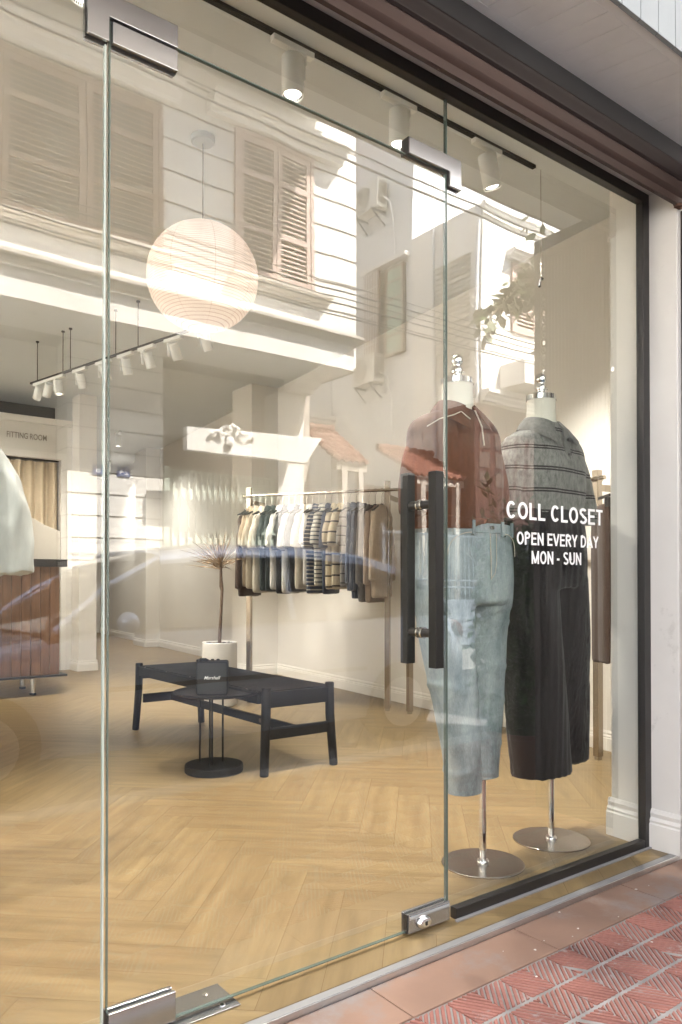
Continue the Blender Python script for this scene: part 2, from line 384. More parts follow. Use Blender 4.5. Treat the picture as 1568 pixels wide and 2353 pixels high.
def stroke_text(name, s, h, m, parent, origin, width, t=.155, depth=.0002):
    """bold sans letters drawn as strokes, reading from -Y"""
    adv = {'C': .70, 'O': .76, 'L': .58, 'S': .66, 'E': .62, 'T': .60, 'P': .64, 'N': .70, 'V': .68, 'R': .68, 'Y': .66, 'D': .70, 'A': .72, 'M': .84, 'U': .70, '-': .36, ' ': .30}
    def arc(cx, cy_, rx, ry, a0, a1, n=14): return [(cx + rx * math.cos(R(a0 + (a1 - a0) * i / n)), cy_ + ry * math.sin(R(a0 + (a1 - a0) * i / n))) for i in range(n + 1)]
    q = t / 2
    def glyph(c, w_):
        l, r_ = .06 + q, w_ - .04 - q; b, u = q, 1 - q; mx = (l + r_) / 2; rx = (r_ - l) / 2
        if c == 'C': return [arc(mx, .5, rx, .5 - q, 42, 318, 26)]
        if c == 'O': return [arc(mx, .5, rx, .5 - q, 0, 360, 32)]
        if c == 'L': return [[(l, 1), (l, 0)], [(l, b), (r_ + q, b)]]
        if c == 'E': return [[(l, 1), (l, 0)], [(l, b), (r_ + q, b)], [(l, .52), (r_ + q * .6, .52)], [(l, u), (r_ + q, u)]]
        if c == 'T': return [[(mx, 0), (mx, 1)], [(l - q, u), (r_ + q, u)]]
        if c == 'S': return [arc(mx, .745, rx * .95, .255 - q, 25, 262, 18)[:-1] + arc(mx, .265, rx, .265 - q, 82, -155, 18)]
        if c in 'PR':
            o = [[(l, 1), (l, 0)], [(l, u), (mx, u)] + arc(mx, .73, rx, .27 - q, 90, -90, 14) + [(l, .46 + q)]]
            if c == 'R': o.append([(mx, .50), (r_ + q * .4, 0)])
            return o
        if c == 'D': return [[(l, 1), (l, 0)], [(l, u), (mx - .05, u)] + arc(mx - .05, .5, rx + .05, .5 - q, 90, -90, 20) + [(l, b)]]
        if c == 'N': return [[(l, 0), (l, 1)], [(l, u), (r_, b)], [(r_, 0), (r_, 1)]]
        if c == 'M': return [[(l, 0), (l, 1)], [(l, u), (mx, .06)], [(mx, .06), (r_, u)], [(r_, 0), (r_, 1)]]
        if c == 'V': return [[(l - q * .6, 1), (mx, .02)], [(mx, .02), (r_ + q * .6, 1)]]
        if c == 'A': return [[(l - q * .6, 0), (mx, .98)], [(mx, .98), (r_ + q * .6, 0)], [(l + .07, .28), (r_ - .07, .28)]]
        if c == 'Y': return [[(l - q * .6, 1), (mx, .44)], [(r_ + q * .6, 1), (mx, .44)], [(mx, .48), (mx, 0)]]
        if c == 'U': return [[(l, 1), (l, .36)] + arc(mx, .36, rx, .36 - q, 180, 360, 16) + [(r_, 1)]]
        if c == '-': return [[(.05, .40), (w_ - .05, .40)]]
        return []
    tot = sum(adv[c] for c in s); kx = width / (tot * h); x = 0.0; mb = MB(); lay = 0
    for c in s:
        for pl in glyph(c, adv[c]):
            lay += 1; yo = -(lay % 3) * .00004
            pts = [Vector(p) for p in pl]; L = []; Rr = []
            for i, p in enumerate(pts):
                d0 = (pts[i] - pts[i - 1]).normalized() if i > 0 else None; d1 = (pts[i + 1] - pts[i]).normalized() if i < len(pts) - 1 else None
                d = ((d0 or d1) + (d1 or d0)).normalized(); n = Vector((-d.y, d.x)); k = q / max(.5, n.dot(Vector((-(d1 or d0).y, (d1 or d0).x))))
                L.append(p + n * k); Rr.append(p - n * k)
            for i in range(len(pts) - 1):
                quad = [L[i], L[i + 1], Rr[i + 1], Rr[i]]
                mb.add([(origin[0] + (x + v.x) * h * kx, origin[1] + yo, origin[2] + v.y * h) for v in quad], [(0, 3, 2, 1)])
        x += adv[c]
    return mb.build(name, m, parent, fix=False)
FRONT = Matrix.Rotation(R(90), 3, 'X')                 # reads from -Y
BACKR = Matrix.Rotation(R(180), 3, 'Z') @ FRONT        # reads from +Y

def sell(cx, cy_, z, rx, ry, n=28, e=2.3, a0=0.0):
    out = []
    for k in range(n):
        t = 2 * math.pi * k / n + a0; c, s_ = math.cos(t), math.sin(t)
        out.append((cx + rx * math.copysign(abs(c) ** (2 / e), c), cy_ + ry * math.copysign(abs(s_) ** (2 / e), s_), z))
    return out
def cloth_mesh(mb, voxel=.011, wrinkle=.006, smooth_it=4, seed=0, fold=(9, 9, 3.2), extra=None):
    """union of the lofted pieces into one skin, relaxed and wrinkled"""
    me = bpy.data.meshes.new('tmp'); me.from_pydata(mb.v, [], mb.f)
    bm = bmesh.new(); bm.from_mesh(me); bmesh.ops.recalc_face_normals(bm, faces=bm.faces); bm.to_mesh(me); bm.free()
    o = bpy.data.objects.new('tmp', me); COL.objects.link(o)
    rm = o.modifiers.new('r', 'REMESH'); rm.mode = 'VOXEL'; rm.voxel_size = voxel; rm.adaptivity = 0
    s_ = o.modifiers.new('s', 'SMOOTH'); s_.iterations = smooth_it; s_.factor = .6
    dg = bpy.context.evaluated_depsgraph_get(); me2 = bpy.data.meshes.new_from_object(o.evaluated_get(dg))
    bpy.data.objects.remove(o)
    ns = [v.normal.copy() for v in me2.vertices]
    for v, nn in zip(me2.vertices, ns):
        p = Vector((v.co.x * fold[0], v.co.y * fold[1], v.co.z * fold[2] + seed * 7.3))
        d = mnoise.fractal(p, 1.0, 2.0, 3) * wrinkle
        if extra: d += extra(v.co)
        v.co += nn * d
    me2.polygons.foreach_set('use_smooth', [True] * len(me2.polygons))
    return me2
def mesh_obj(name, me, m, parent=None, copy=False):
    me = me.copy() if copy else me
    me.materials.clear(); me.materials.append(m)
    o = bpy.data.objects.new(name, me); COL.objects.link(o)
    if parent is not None: o.parent = parent
    return o
#@@PART2
# ================================================================ SETTING
# ground sheets
structure(MB().box(-60, 90, -70, 60, -.8, -.30).build('ground', M['earth']))
structure(MB().box(-40, 70, -5.3, -2.1, -.5, -.15).build('road', M['asphalt']))
mb = MB()
for i in range(-20, 35): mb.box(i * 2.0 + .004, i * 2.0 + 1.996, -2.1, -1.95, -.32, -.018)
tag(mb.build('kerb', M['stonec'], bevel=.012), kind='structure')
mb = MB()
for i in range(-20, 35): mb.box(i * 2.0 + .004, i * 2.0 + 1.996, -5.45, -5.3, -.32, -.06)
tag(mb.build('far_kerb', M['stonec'], bevel=.012), kind='structure')
structure(MB().box(-40, 70, -12, -5.45, -.5, -.065).build('far_pavement', mat('far_pavement_concrete', (.13, .13, .125), .85, var=.15, vs=2, bump=.2)))
structure(MB().box(-40, 70, -1.95, -.1365, -.5, -.0215).build('pavement_bed', M['grout']))
# smooth terracotta slabs along the shop front
mb = MB()
for i in range(-40, 60):
    x = 1.861 + i * .577
    mb.box(x + .0015, x + .5755, -.309, -.1398, -.1, -.0165)
tag(mb.build('terracotta_border', M['terra'], bevel=.0015), kind='structure')
# ridged red tiles
def clip(poly, nx, ny, c):
    out = []
    for i in range(len(poly)):
        a, b = poly[i], poly[(i + 1) % len(poly)]; da = a[0] * nx + a[1] * ny - c; db = b[0] * nx + b[1] * ny - c
        if da <= 0: out.append(a)
        if (da < 0 < db) or (db < 0 < da):
            t = da / (da - db); out.append((a[0] + (b[0] - a[0]) * t, a[1] + (b[1] - a[1]) * t))
    return out
mb = MB(); rr = random.Random(3)
CX, CYT = .1, .1225
for j in range(0, 13):
    for i in range(-14, 46):
        x0 = 1.493 + i * CX; y1 = -.316 - j * CYT; y0 = y1 - CYT + (.013 if True else 0)
        g = .002
        sq = [(x0 + g, y0), (x0 + CX - g, y0), (x0 + CX - g, y1), (x0 + g, y1)]
        ang = R(50) if (i + j) % 2 == 0 else R(-57)
        nx, ny = -math.sin(ang), math.cos(ang)
        c0 = min(nx * p[0] + ny * p[1] for p in sq); c1 = max(nx * p[0] + ny * p[1] for p in sq)
        pitch = .0145; c = c0 + .003
        zt = -.0175 + rr.uniform(-.0012, .0008)
        while c < c1:
            wj = pitch * rr.uniform(.66, .80)
            pl_ = clip(clip(sq, -nx, -ny, -c), nx, ny, c + wj)
            if len(pl_) >= 3 and rr.random() > .015:
                # ridge with sloped sides
                cxm = sum(p[0] for p in pl_) / len(pl_); cym = sum(p[1] for p in pl_) / len(pl_)
                zz = zt + rr.uniform(-.0006, .0006)
                lo = [(p[0], p[1], -.0225) for p in pl_]
                hi = []
                for p in pl_:
                    dx, dy = p[0] - cxm, p[1] - cym; dn = dx * nx + dy * ny
                    hi.append((p[0] - nx * dn * .38, p[1] - ny * dn * .38, zz))
                n = len(pl_)
                mb.add(lo + hi, [tuple(range(n, 2 * n))] + [(k, (k + 1) % n, (k + 1) % n + n, k + n) for k in range(n)])
            c += pitch
tag(mb.build('ridged_red_tiles', M['ridge'], fix=True), kind='structure')
# small leaves / specks fallen on the pavement
mb = MB(); rr = random.Random(11)
for (x, y) in [(2.07, -.155), (2.02, -.262), (1.96, -.285), (2.45, -.20), (2.50, -.21), (1.86, -.25), (1.80, -.27), (1.72, -.22), (2.2, -.29), (2.12, -.45), (1.68, -.37)]:
    r_ = rr.uniform(.0015, .0055)
    mb.blob((x + rr.uniform(-.01, .01), y, -.0155), (r_ * 1.2, r_, .0012), 7, 3, .3, rr.random())
tag(mb.build('litter_flecks', mat('pale_flecks', (.62, .58, .54), .8)), kind='stuff')

# interior floor: herringbone planks over an underlay
structure(MB().box(-3.2, 7.2, -.107, 16, -.14, -.0012).build('floor_base', M['floorgap']))
def herringbone():
    L, W = .76, .152; me = bpy.data.meshes.new('floor'); vs = []; fs = []; uvs = []; rn = []
    c45, s45 = math.cos(R(47)), math.sin(R(47)); rr = random.Random(5)
    def addp(u0, v0, du, dv, horiz):
        g = .0006
        q = [(u0 + g, v0 + g), (u0 + du - g, v0 + g), (u0 + du - g, v0 + dv - g), (u0 + g, v0 + dv - g)]
        w_ = [(u * c45 - v * s45, u * s45 + v * c45) for u, v in q]
        p = [(a, b, 0.0) for a, b in w_]
        poly = [(a, b) for a, b, _ in p]
        poly = clip(clip(clip(clip(poly, 0, -1, .104), 0, 1, 15.5), -1, 0, 3.0), 1, 0, 7.0)
        if len(poly) < 3: return
        o = len(vs); vs.extend([(a, b, 0.0) for a, b in poly]); fs.append(tuple(range(o, o + len(poly))))
        r0 = rr.random(); ou, ov = rr.uniform(0, 30), rr.uniform(0, 30)
        for a, b in poly:
            u = a * c45 + b * s45; v = -a * s45 + b * c45
            uvs.append((u - u0 + ou, v - v0 + ov) if horiz else (v - v0 + ou, u - u0 + ov))
        rn.append(r0)
    n = int(round(L / W))
    # classic herringbone lattice: step (W, W) along the zigzag, (L, -L)... across
    for a in range(-160, 200):
        for b in range(-16, 24):
            u = a * W + b * L; v = a * W - b * L
            x = u * c45 - v * s45; y = u * s45 + v * c45
            if x < -4.2 or x > 8.2 or y < -1.5 or y > 17: continue
            addp(u, v, L, W, True)
            addp(u, v + W, W, L, False)
    me.from_pydata(vs, [], fs)
    uv = me.uv_layers.new(name='UVMap'); 
    for i, q in enumerate(uvs): uv.data[i].uv = q
    at = me.attributes.new('rnd', 'FLOAT', 'FACE')
    for i, q in enumerate(rn): at.data[i].value = q
    me.materials.append(M['floor'])
    o = bpy.data.objects.new('floor', me); COL.objects.link(o); return structure(o)
herringbone()

# ---- shop building
H_CEIL = 3.4
shop = thing('shop_building', 'shop unit with warm white plaster walls, pale ceiling and white skirting behind the glass front', 'building', (0, 0, 0))
def wx(y): return 4.15 + .12 * y            # the right wall runs slightly outwards
mb = MB()
def wallseg(mb, x0, y0, x1, y1, z0, z1, t=.2, side=1):
    d = Vector((x1 - x0, y1 - y0, 0)); d.normalize(); n = Vector((d.y, -d.x, 0)) * t * side
    p = [Vector((x0, y0, 0)), Vector((x1, y1, 0)), Vector((x1, y1, 0)) + n, Vector((x0, y0, 0)) + n]
    mb.prism([(q.x, q.y) for q in p], 2, z0, z1)
wallseg(mb, wx(.02), .02, wx(15), 15, 0, H_CEIL + .1)
mb.build('right_wall', M['plaster'], shop)
mb = MB(); mb.prism([(4.50, 5.94), (wx(5.94) - .001, 5.94), (wx(6.4) - .001, 6.4), (4.50, 6.4)], 2, 0, H_CEIL)
mb.build('pilaster', M['plaster'], shop, bevel=.004)
mb = MB(); mb.prism([(wx(10.6) - .25, 10.6), (wx(10.6) - .001, 10.6), (wx(11.3) - .001, 11.3), (wx(11.3) - .25, 11.3)], 2, 0, H_CEIL)
mb.build('pilaster', M['plaster'], shop, bevel=.004)
MB().box(-3.1, 6.2, 15, 15.2, 0, 3.5).build('back_wall', M['plaster'], shop)
MB().box(-3.2, -3.0, .02, 15, 0, 3.5).build('left_wall', M['plaster'], shop)
MB().box(-3.2, 6.4, .015, 15.2, H_CEIL, 3.55).build('ceiling', M['ceiling'], shop)
MB().box(-3.0, 2.9, 3.1, 3.32, 3.24, H_CEIL - .001).build('ceiling_beam', M['ceiling'], shop, bevel=.003) if False else None
# the corner pier right of the glass and the white column with base
MB().prism([(2.845, .012), (3.02, .012), (3.02, .17), (2.86, .17)], 2, 0, H_CEIL - .001).build('inner_pier', M['trim'], shop, bevel=.003)
wallseg(mb2 := MB(), 3.02, .012, wx(.03), .012, 0, H_CEIL - .001, .15, -1); mb2.build('front_return_wall', M['plaster'], shop)
# front wall, reveal, lintel, upper storey
mb = MB()
mb.box(2.845, 4.35, -.14, .011, -.02, 2.632)            # right of the opening
mb.box(-3.2, -2.2, -.14, .011, -.02, 2.632)
mb.box(-3.2, 4.35, -.14, .011, 2.632, 3.56)
mb.build('front_wall', M['outwall'], shop, bevel=.004)
MB().box(-3.2, 6.4, -.14, 15.2, 3.562, 8.4).build('upper_storey', M['outwall'], shop)
MB().box(-3.3, 6.5, -.35, 15.3, 8.402, 8.6).build('roof', M['mould'], shop)
# skirting with a small stepped profile
def skirting(name, pts, par, h=.125, mt='trim'):
    mb = MB()
    for (x0, y0), (x1, y1) in zip(pts, pts[1:]):
        d = Vector((x1 - x0, y1 - y0, 0)); d.normalize(); n = Vector((-d.y, d.x, 0))
        prof = [(0, 0), (.020, 0), (.020, h * .62), (.015, h * .66), (.017, h * .72), (.009, h * .80), (.012, h * .9), (.006, h), (0, h)]
        A = [Vector((x0, y0, 0)) + n * a + Vector((0, 0, b)) - d * .010 for a, b in prof]
        B = [Vector((x1, y1, 0)) + n * a + Vector((0, 0, b)) + d * .010 for a, b in prof]
        mb.rings([A, B])
    return mb.build(name, M[mt], par)
skirting('skirting', [(wx(.2), .2), (wx(5.94) - .002, 5.94), (4.50, 5.94), (4.50, 6.4)][::1], shop)
skirting('skirting', [(wx(6.4), 6.4), (wx(10.6), 10.6), (wx(10.6) - .25, 10.6), (wx(11.3) - .25, 11.3), (wx(11.3), 11.3), (wx(15), 15)], shop)
skirting('skirting', [(3.02, .17), (2.86, .17), (2.845, .012)][::-1], shop, .155)
skirting('skirting', [(2.845, -.004), (2.845, -.14)][::-1], shop, .155, 'outwall')

# fitting room block at the back with its doorway
fit = thing('fitting_room', 'white fitting room wall with lettered doorway behind the counter', 'fitting room', (2.0, 7.9, 0))
mb = MB()
FY = 7.9
mb.box(-2.9, 1.9, FY, FY + .12, 0, 3.02); mb.box(2.93, 3.06, FY, FY + .12, 0, 3.02); mb.box(1.9, 2.93, FY, FY + .12, 2.62, 3.02)
mb.box(2.94, 3.06, FY + .12, 11, 0, 3.02)
mb.build('wall', M['plaster'], fit)
MB().box(-2.9, 3.10, FY - .03, 11, 3.021, 3.10).build('ledge', M['trim'], fit, bevel=.004)
mb = MB(); mb.box(1.84, 1.90, FY - .02, FY + .125, 0, 2.68); mb.box(2.925, 2.985, FY - .02, FY + .125, 0, 2.68); mb.box(1.84, 2.985, FY - .022, FY + .125, 2.60, 2.682)
mb.build('door_frame', M['trim'], fit, bevel=.003)
text_mesh('lettering', 'FITTING ROOM', .100, M['greytext'], fit, (2.29, FY - .006, 2.82), FRONT, width=.46, bold=.0005)
MB().box(-2.9, 3.06, 8.6, 8.7, 3.11, 3.398).build('loft_shade_panel', M['loft'], fit)  # dark panel put in for the shaded void above the ledge
# curtain
cu = thing('curtain', 'beige linen curtain hanging in folds in the fitting room doorway', 'curtain', (2.4, FY + .05, 0))
mb = MB(); top = []; bot = []
for k in range(121):
    t = k / 120; x = 1.93 + .98 * t; a = .045 * math.sin(t * 2 * math.pi * 7.2) + .012 * math.sin(t * 31)
    top.append((x, FY + .06 + a * .8, 2.57)); bot.append((x, FY + .07 + a * 1.15, .03))
rings_ = []
for z_i in range(7):
    s_ = z_i / 6; rings_.append([tuple(Vector(a).lerp(Vector(b), s_)) for a, b in zip(top, bot)])
back_ = [[(p[0], p[1] + .004, p[2]) for p in r_] for r_ in rings_]
mb.rings([r_ + b_[::-1] for r_, b_ in zip(rings_, back_)])
mb.build('drape', M['curtain'], cu, smooth=60)
mb = MB(); mb.tube([(1.92, FY + .062, 2.592), (2.915, FY + .062, 2.592)], .008, 8); mb.build('curtain_rail', M['anod'], cu)
# column in front of the fitting room
colm = thing('column', 'square white column with a moulded base between counter and corridor', 'column', (3.17, 7.75, 0))
MB().box(3.06, 3.28, 7.62, 7.895, 0, H_CEIL - .002).build('shaft', M['trim'], colm, bevel=.004)
skirting('base', [(3.06, 7.895), (3.06, 7.62), (3.28, 7.62), (3.28, 7.895)][::-1], colm, .13)

# ---- glass front
fr = thing('storefront_frame', 'slim black metal frame round the glass shop front', 'frame', (0, 0, 0))
mb = MB(); mb.box(-2.2, 2.8445, -.022, .010, 2.590, 2.6305); mb.build('top_rail', M['black'], fr, bevel=.002)
MB().box(2.80, 2.8445, -.0225, .010, -.001, 2.5895).build('side_post', M['black'], fr, bevel=.002)
mb = MB(); mb.box(1.735, 2.799, -.021, .009, .0005, .036); mb.build('bottom_rail', M['black'], fr, bevel=.002)
MB().box(1.725, 2.845, -.034, -.0215, .0008, .006).build('sealant', mat('grey_sealant', (.25, .24, .24), .7, bump=.5, bs=60), fr)
def pane(name, x0, x1, z0, z1, par, y0=-.005, y1=.005):
    g = MB().box(x0, x1, y0, y1, z0, z1).build(name, M['glass'], par)
    e = MB(); t = .0008
    return g
def edge(par, x0, x1, z0, z1, y0=-.0052, y1=.0052):
    MB().box(x0, x1, y0, y1, z0, z1).build('glass_edge', M['gedge'], par)
fx = thing('fixed_window', 'tall fixed glass pane lettered in white, at the right of the shop front', 'window', (2.25, 0, 0))
pane('pane', 1.7125, 2.7995, .0365, 2.5895, fx)
edge(fx, 1.7095, 1.712, .04, 2.589)
tr = thing('transom_window', 'wide glass pane above the glass door', 'window', (1.1, 0, 2.5))
pane('pane', .622, 1.7065, 2.357, 2.5895, tr)
edge(tr, .624, 1.706, 2.3535, 2.3565)
edge(tr, 1.7069, 1.7090, 2.357, 2.589)
lf = thing('side_window', 'clear glass pane left of the glass door', 'window', (0, 0, 0))
pane('pane', -2.19, .612, .012, 2.5895, lf)
MB().box(.6125, .6165, -.0052, .0052, .012, 2.589).build('glass_edge', M['gedge_light'], lf)
dr = thing('glass_door', 'frameless glass door with a long black handle and steel corner patches', 'door', (.7, 0, 0))
pane('pane', .6265, 1.7035, .014, 2.3485, dr)
edge(dr, .6240, .6262, .014, 2.3485); edge(dr, 1.7038, 1.7056, .014, 2.3485); edge(dr, .627, 1.703, .011, .0137)
def both(mbf, name, m, par, bevel=.0015):
    mb = MB()
    for y0, y1 in ((-.0175, -.0058), (.0058, .0175)): mbf(mb, y0, y1)
    o = mb.build(name, m, par, bevel=bevel); return o
both(lambda b, a, c: b.box(.6275, .788, a, c, 2.291, 2.340), 'top_pivot_patch', M['patch'], dr)
MB().box(.6275, .788, -.0055, .0055, 2.289, 2.3405).build('patch_gasket', M['black'], dr)
both(lambda b, a, c: b.box(.6245, .788, a, c, .013, .082), 'bottom_pivot_patch', M['patch'], dr)
MB().box(.621, .6243, -.0165, .0165, .013, .080).build('patch_gasket', M['black'], dr)
both(lambda b, a, c: b.box(1.536, 1.707, a, c, .009, .068), 'lock_patch', M['patch'], dr)
MB().box(1.5325, 1.5355, -.0125, .0125, .010, .066).build('patch_gasket', M['black'], dr)
mb = MB(); mb.box(1.5372, 1.7045, -.0205, -.0177, .050, .062); lo = mb.build('lock_trim', M['chrome'], dr, bevel=.001)
lk = MB(); rg = []
for r_, y in ((.021, -.0178), (.0235, -.021), (.021, -.030), (.017, -.033), (.012, -.0335)):
    rg.append([(1.593 + 1.15 * r_ * math.cos(t), y, .034 + .82 * r_ * math.sin(t)) for t in [2 * math.pi * k / 28 for k in range(28)]])
lk.rings(rg); lk = lk.build('lock_cylinder', M['chrome'], dr, smooth=50)
mb = MB(); mb.box(1.589, 1.597, -.0350, -.0336, .028, .040); mb.build('keyhole', M['black'], dr)
# L bracket over the pivot, and the one over the lock side
def Lb(b, a, c): b.prism([(.570, 2.291), (.6195, 2.291), (.6195, 2.3475), (.788, 2.3475), (.788, 2.402), (.570, 2.402)], 1, a, c)
both(Lb, 'pivot_bracket', M['patch'], tr)
mb = MB(); mb.prism([(.5675, 2.2885), (.6185, 2.2885), (.6185, 2.3465), (.785, 2.3465), (.785, 2.3534), (.5675, 2.3534)], 1, -.0056, .0056); mb.build('bracket_gasket', M['black'], tr)
def Lb2(b, a, c): b.prism([(1.540, 2.3545), (1.7135, 2.3545), (1.7135, 2.309), (1.765, 2.309), (1.765, 2.404), (1.540, 2.404)], 1, a, c)
both(Lb2, 'corner_bracket', M['patch'], tr)
mb = MB(); mb.prism([(1.537, 2.3515), (1.7100, 2.3515), (1.7100, 2.306), (1.7625, 2.306), (1.7625, 2.3535), (1.537, 2.3535)], 1, -.0056, .0056); mb.build('bracket_gasket', M['black'], tr)
MB().box(1.537, 1.5397, -.0165, .0165, 2.353, 2.403).build('bracket_gasket', M['black'], tr)
# floor spring cover plate
sp = thing('floor_hinge_plate', 'long steel floor hinge plate set in the planks under the door', 'plate', (.8, 0, 0))
MB().box(.45, .955, -.034, .09, .0006, .0045).build('cover', M['patch'], sp, bevel=.001)
for x, y in ((.905, .06), (.915, -.012), (.50, .05)):
    mb = MB(); mb.lathe([(.0085, 0), (.0085, .001), (.006, .002), (.002, .0012)], (x, y, .0045), 16); mb.build('screw', M['chrome'], sp, smooth=30)
# door handle: two square bars through the glass
hd = thing('door_pull', '_', 'handle', (1.605, 0, 1.1))
hd2 = hd
for yc, z0, z1 in ((-.063, .802, 1.392), (.063, .807, 1.400)):
    MB().box(1.605 - .0165, 1.605 + .0165, yc - .0165, yc + .0165, z0, z1).build('grip_bar', M['anod'], hd, bevel=.002)
for z in (1.296, .905):
    mb = MB(); mb.cyl((1.605, -.047, z), (1.605, -.0125, z), .0135, 20); mb.cyl((1.605, .0125, z), (1.605, .047, z), .0135, 20); mb.build('standoff', M['black'], hd, smooth=30)
    mb = MB(); mb.cyl((1.605, -.0124, z), (1.605, -.0056, z), .0175, 24); mb.cyl((1.605, .0056, z), (1.605, .0124, z), .0175, 24); mb.build('washer', M['steel'], hd, smooth=30)
# becomes part of the door
hd.name = 'handle'; hd.parent = dr; hd.location = (1.605 - .7, 0, 1.1)
for k_ in ('label', 'category'): del hd[k_]
# vinyl lettering belongs to the fixed pane
stroke_text('shop_name', 'COLL CLOSET', .0590, M['vinyl'], fx, (1.986, -.0058, 1.277), .558)
stroke_text('opening_days', 'OPEN EVERY DAY', .0440, M['vinyl'], fx, (2.040, -.0058, 1.190), .474)
stroke_text('opening_days', 'MON - SUN', .0455, M['vinyl'], fx, (2.118, -.0058, 1.1245), .290)

# threshold
structure(MB().box(-2.2, 2.845, -.136, -.1075, -.05, .0015).build('threshold_trim', mat('grey_threshold_strip', (.25, .245, .24), .5, metal=.1), bevel=.002))
structure(MB().box(-2.2, 2.845, -.1395, -.1362, -.05, .0008).build('threshold_nosing', M['alu'], bevel=.001))

# ---- old painted steel header in front of the wall head
bm_ = thing('shutter_rail', 'old red brown painted steel rail running along the wall above the shop window', 'rail', (0, -.14, 2.6))
prof = [(-.1405, 2.535), (-.158, 2.533), (-.162, 2.550), (-.163, 2.556), (-.174, 2.561), (-.180, 2.568), (-.183, 2.590), (-.186, 2.597), (-.183, 2.603), (-.176, 2.608), (-.175, 2.613), (-.183, 2.618), (-.186, 2.626), (-.188, 2.650), (-.192, 2.658), (-.190, 2.666), (-.184, 2.672), (-.1405, 2.753)]
up = [p for p in prof if p[1] < 2.612]; lo_ = [p for p in prof if p[1] > 2.608]
mb = MB(); mb.rings([[(-3.3, y, z) for y, z in up + [(-.1405, 2.608)]], [(2.862, y, z) for y, z in up + [(-.1405, 2.608)]]]); mb.build('lower_moulding', M['brownmetal'], bm_, smooth=32)
mb = MB(); q = [p for p in prof if 2.612 < p[1] < 2.676]; mb.rings([[(-3.3, y, z) for y, z in q + [(-.1405, 2.676), (-.1405, 2.614)]], [(2.862, y, z) for y, z in q + [(-.1405, 2.676), (-.1405, 2.614)]]]); mb.build('upper_moulding', mat('dark_brown_painted_steel', (.022, .015, .014), .5, var=.4, vs=2, stretch=(.3, 2, 2), bump=.3, bs=12, spec=.3), bm_, smooth=32)
MB().box(-3.3, 2.862, -.172, -.1405, 2.678, 2.752).build('dark_channel', mat('blackened_steel', (.045, .043, .043), .45, var=.2), bm_)
rr = random.Random(2); x = .35
while x < 2.8:
    mb = MB(); mb.lathe([(.004, 0), (.004, .002), (.0025, .0035)], (x, -.1505 + rr.uniform(-.002, .002), 2.529), 8); mb.build('rivet', M['brownmetal'], bm_); x += rr.uniform(.14, .32)
mb = MB(); mb.blob((2.838, -.150, 2.533), (.020, .016, .012), 9, 6, .5, 4); mb.build('rust_lump', mat('rust', (.09, .045, .03), .9, bump=.8, bs=80), bm_)

# ---- boarded soffit and fascia
cn = thing('canopy', 'grey white boarded canopy soffit with a vertical board fascia over the shop front', 'canopy', (0, -.3, 2.7))
sl = .173
def szz(y): return 2.70 + sl * (y + .472)
mb = MB(); x = -3.3; rr = random.Random(8)
# margin boards, then cross boards with open seams
mb.add([(-3.3, -.1395, szz(-.1395)), (8, -.1395, szz(-.1395)), (8, -.205, szz(-.205)), (-3.3, -.205, szz(-.205))], [])
def plank(mb, x0, x1, y0, y1, th=.012, dz=0.0):
    a = [(x0, y0, szz(y0) + dz), (x1, y0, szz(y0) + dz), (x1, y1, szz(y1) + dz), (x0, y1, szz(y1) + dz)]
    b = [(p[0], p[1], p[2] + th) for p in a]
    mb.add(a + b, [(0, 1, 2, 3), (7, 6, 5, 4), (0, 4, 5, 1), (1, 5, 6, 2), (2, 6, 7, 3), (3, 7, 4, 0)])
mb = MB(); plank(mb, -3.3, 8, -.2045, -.1420)
x = -3.3
while x < 8:
    w2 = .083; plank(mb, x + .0008, x + w2 - .0008, -.440, -.2050, dz=rr.uniform(-.0006, .0006)); x += w2
plank(mb, -3.3, 8, -.472, -.4405)
mb.build('soffit', M['soffit'], cn)
mb = MB(); plank(mb, -3.3, 8, -.47, -.143, dz=.0135); mb.build('backing', M['line'], cn)
mb = MB(); x = -3.3
while x < 8:
    mb.box(x + .0015, x + .0935, -.487, -.4725, 2.697, 3.55); x += .095
mb.build('fascia', mat('fascia_board_paint', (.24, .255, .26), .6, var=.04, vs=5, bump=.1), cn, bevel=.001)
MB().box(-3.3, 8, -.4720, -.143, 3.45, 3.56).build('cover', M['soffit'], cn)

# ---- dark ironwork screen standing out from the wall corner
gt = thing('iron_gate', 'tall dark cast iron gate leaf folded out beside the right wall corner', 'gate', (2.875, -.36, 0))
GX0, GX1 = 2.866, 2.888
def gbox(mb, y0, y1, z0, z1, dx=0): mb.box(GX0 - dx, GX1 + dx, y0, y1, z0, z1)
mb = MB(); gbox(mb, -.165, -.1425, .02, 2.525); gbox(mb, -.585, -.550, .02, 2.66); gbox(mb, -.5498, -.1652, .02, .07); gbox(mb, -.5498, -.2062, 2.56, 2.66)
gbox(mb, -.5497, -.2065, 2.545, 2.559); gbox(mb, -.206, -.190, .07, 2.52); gbox(mb, -.520, -.506, .07, 2.555)
mb.build('frame', M['gate'], gt, bevel=.003)
def chain(ya, yb, z0, z1, nm_):
    mb = MB(); z = z0; k = 0; yc = (ya + yb) / 2; r_ = (yb - ya) / 2
    while z < z1:
        pts = [((GX0 + GX1) / 2, yc + r_ * math.cos(t), z + r_ * 1.25 * math.sin(t)) for t in [2 * math.pi * i / 12 for i in range(13)]]
        mb.tube(pts, .0045, 6)
        if k % 2 == 0: mb.blob(((GX0 + GX1) / 2, yc, z), (.010, .008, .011), 8, 5, .1, k)
        z += r_ * 2.45; k += 1
    mb.build(nm_, M['gate'], gt, smooth=60)
chain(-.549, -.521, .085, 2.54, 'scroll_border'); chain(-.189, -.166, .085, 2.50, 'scroll_border')
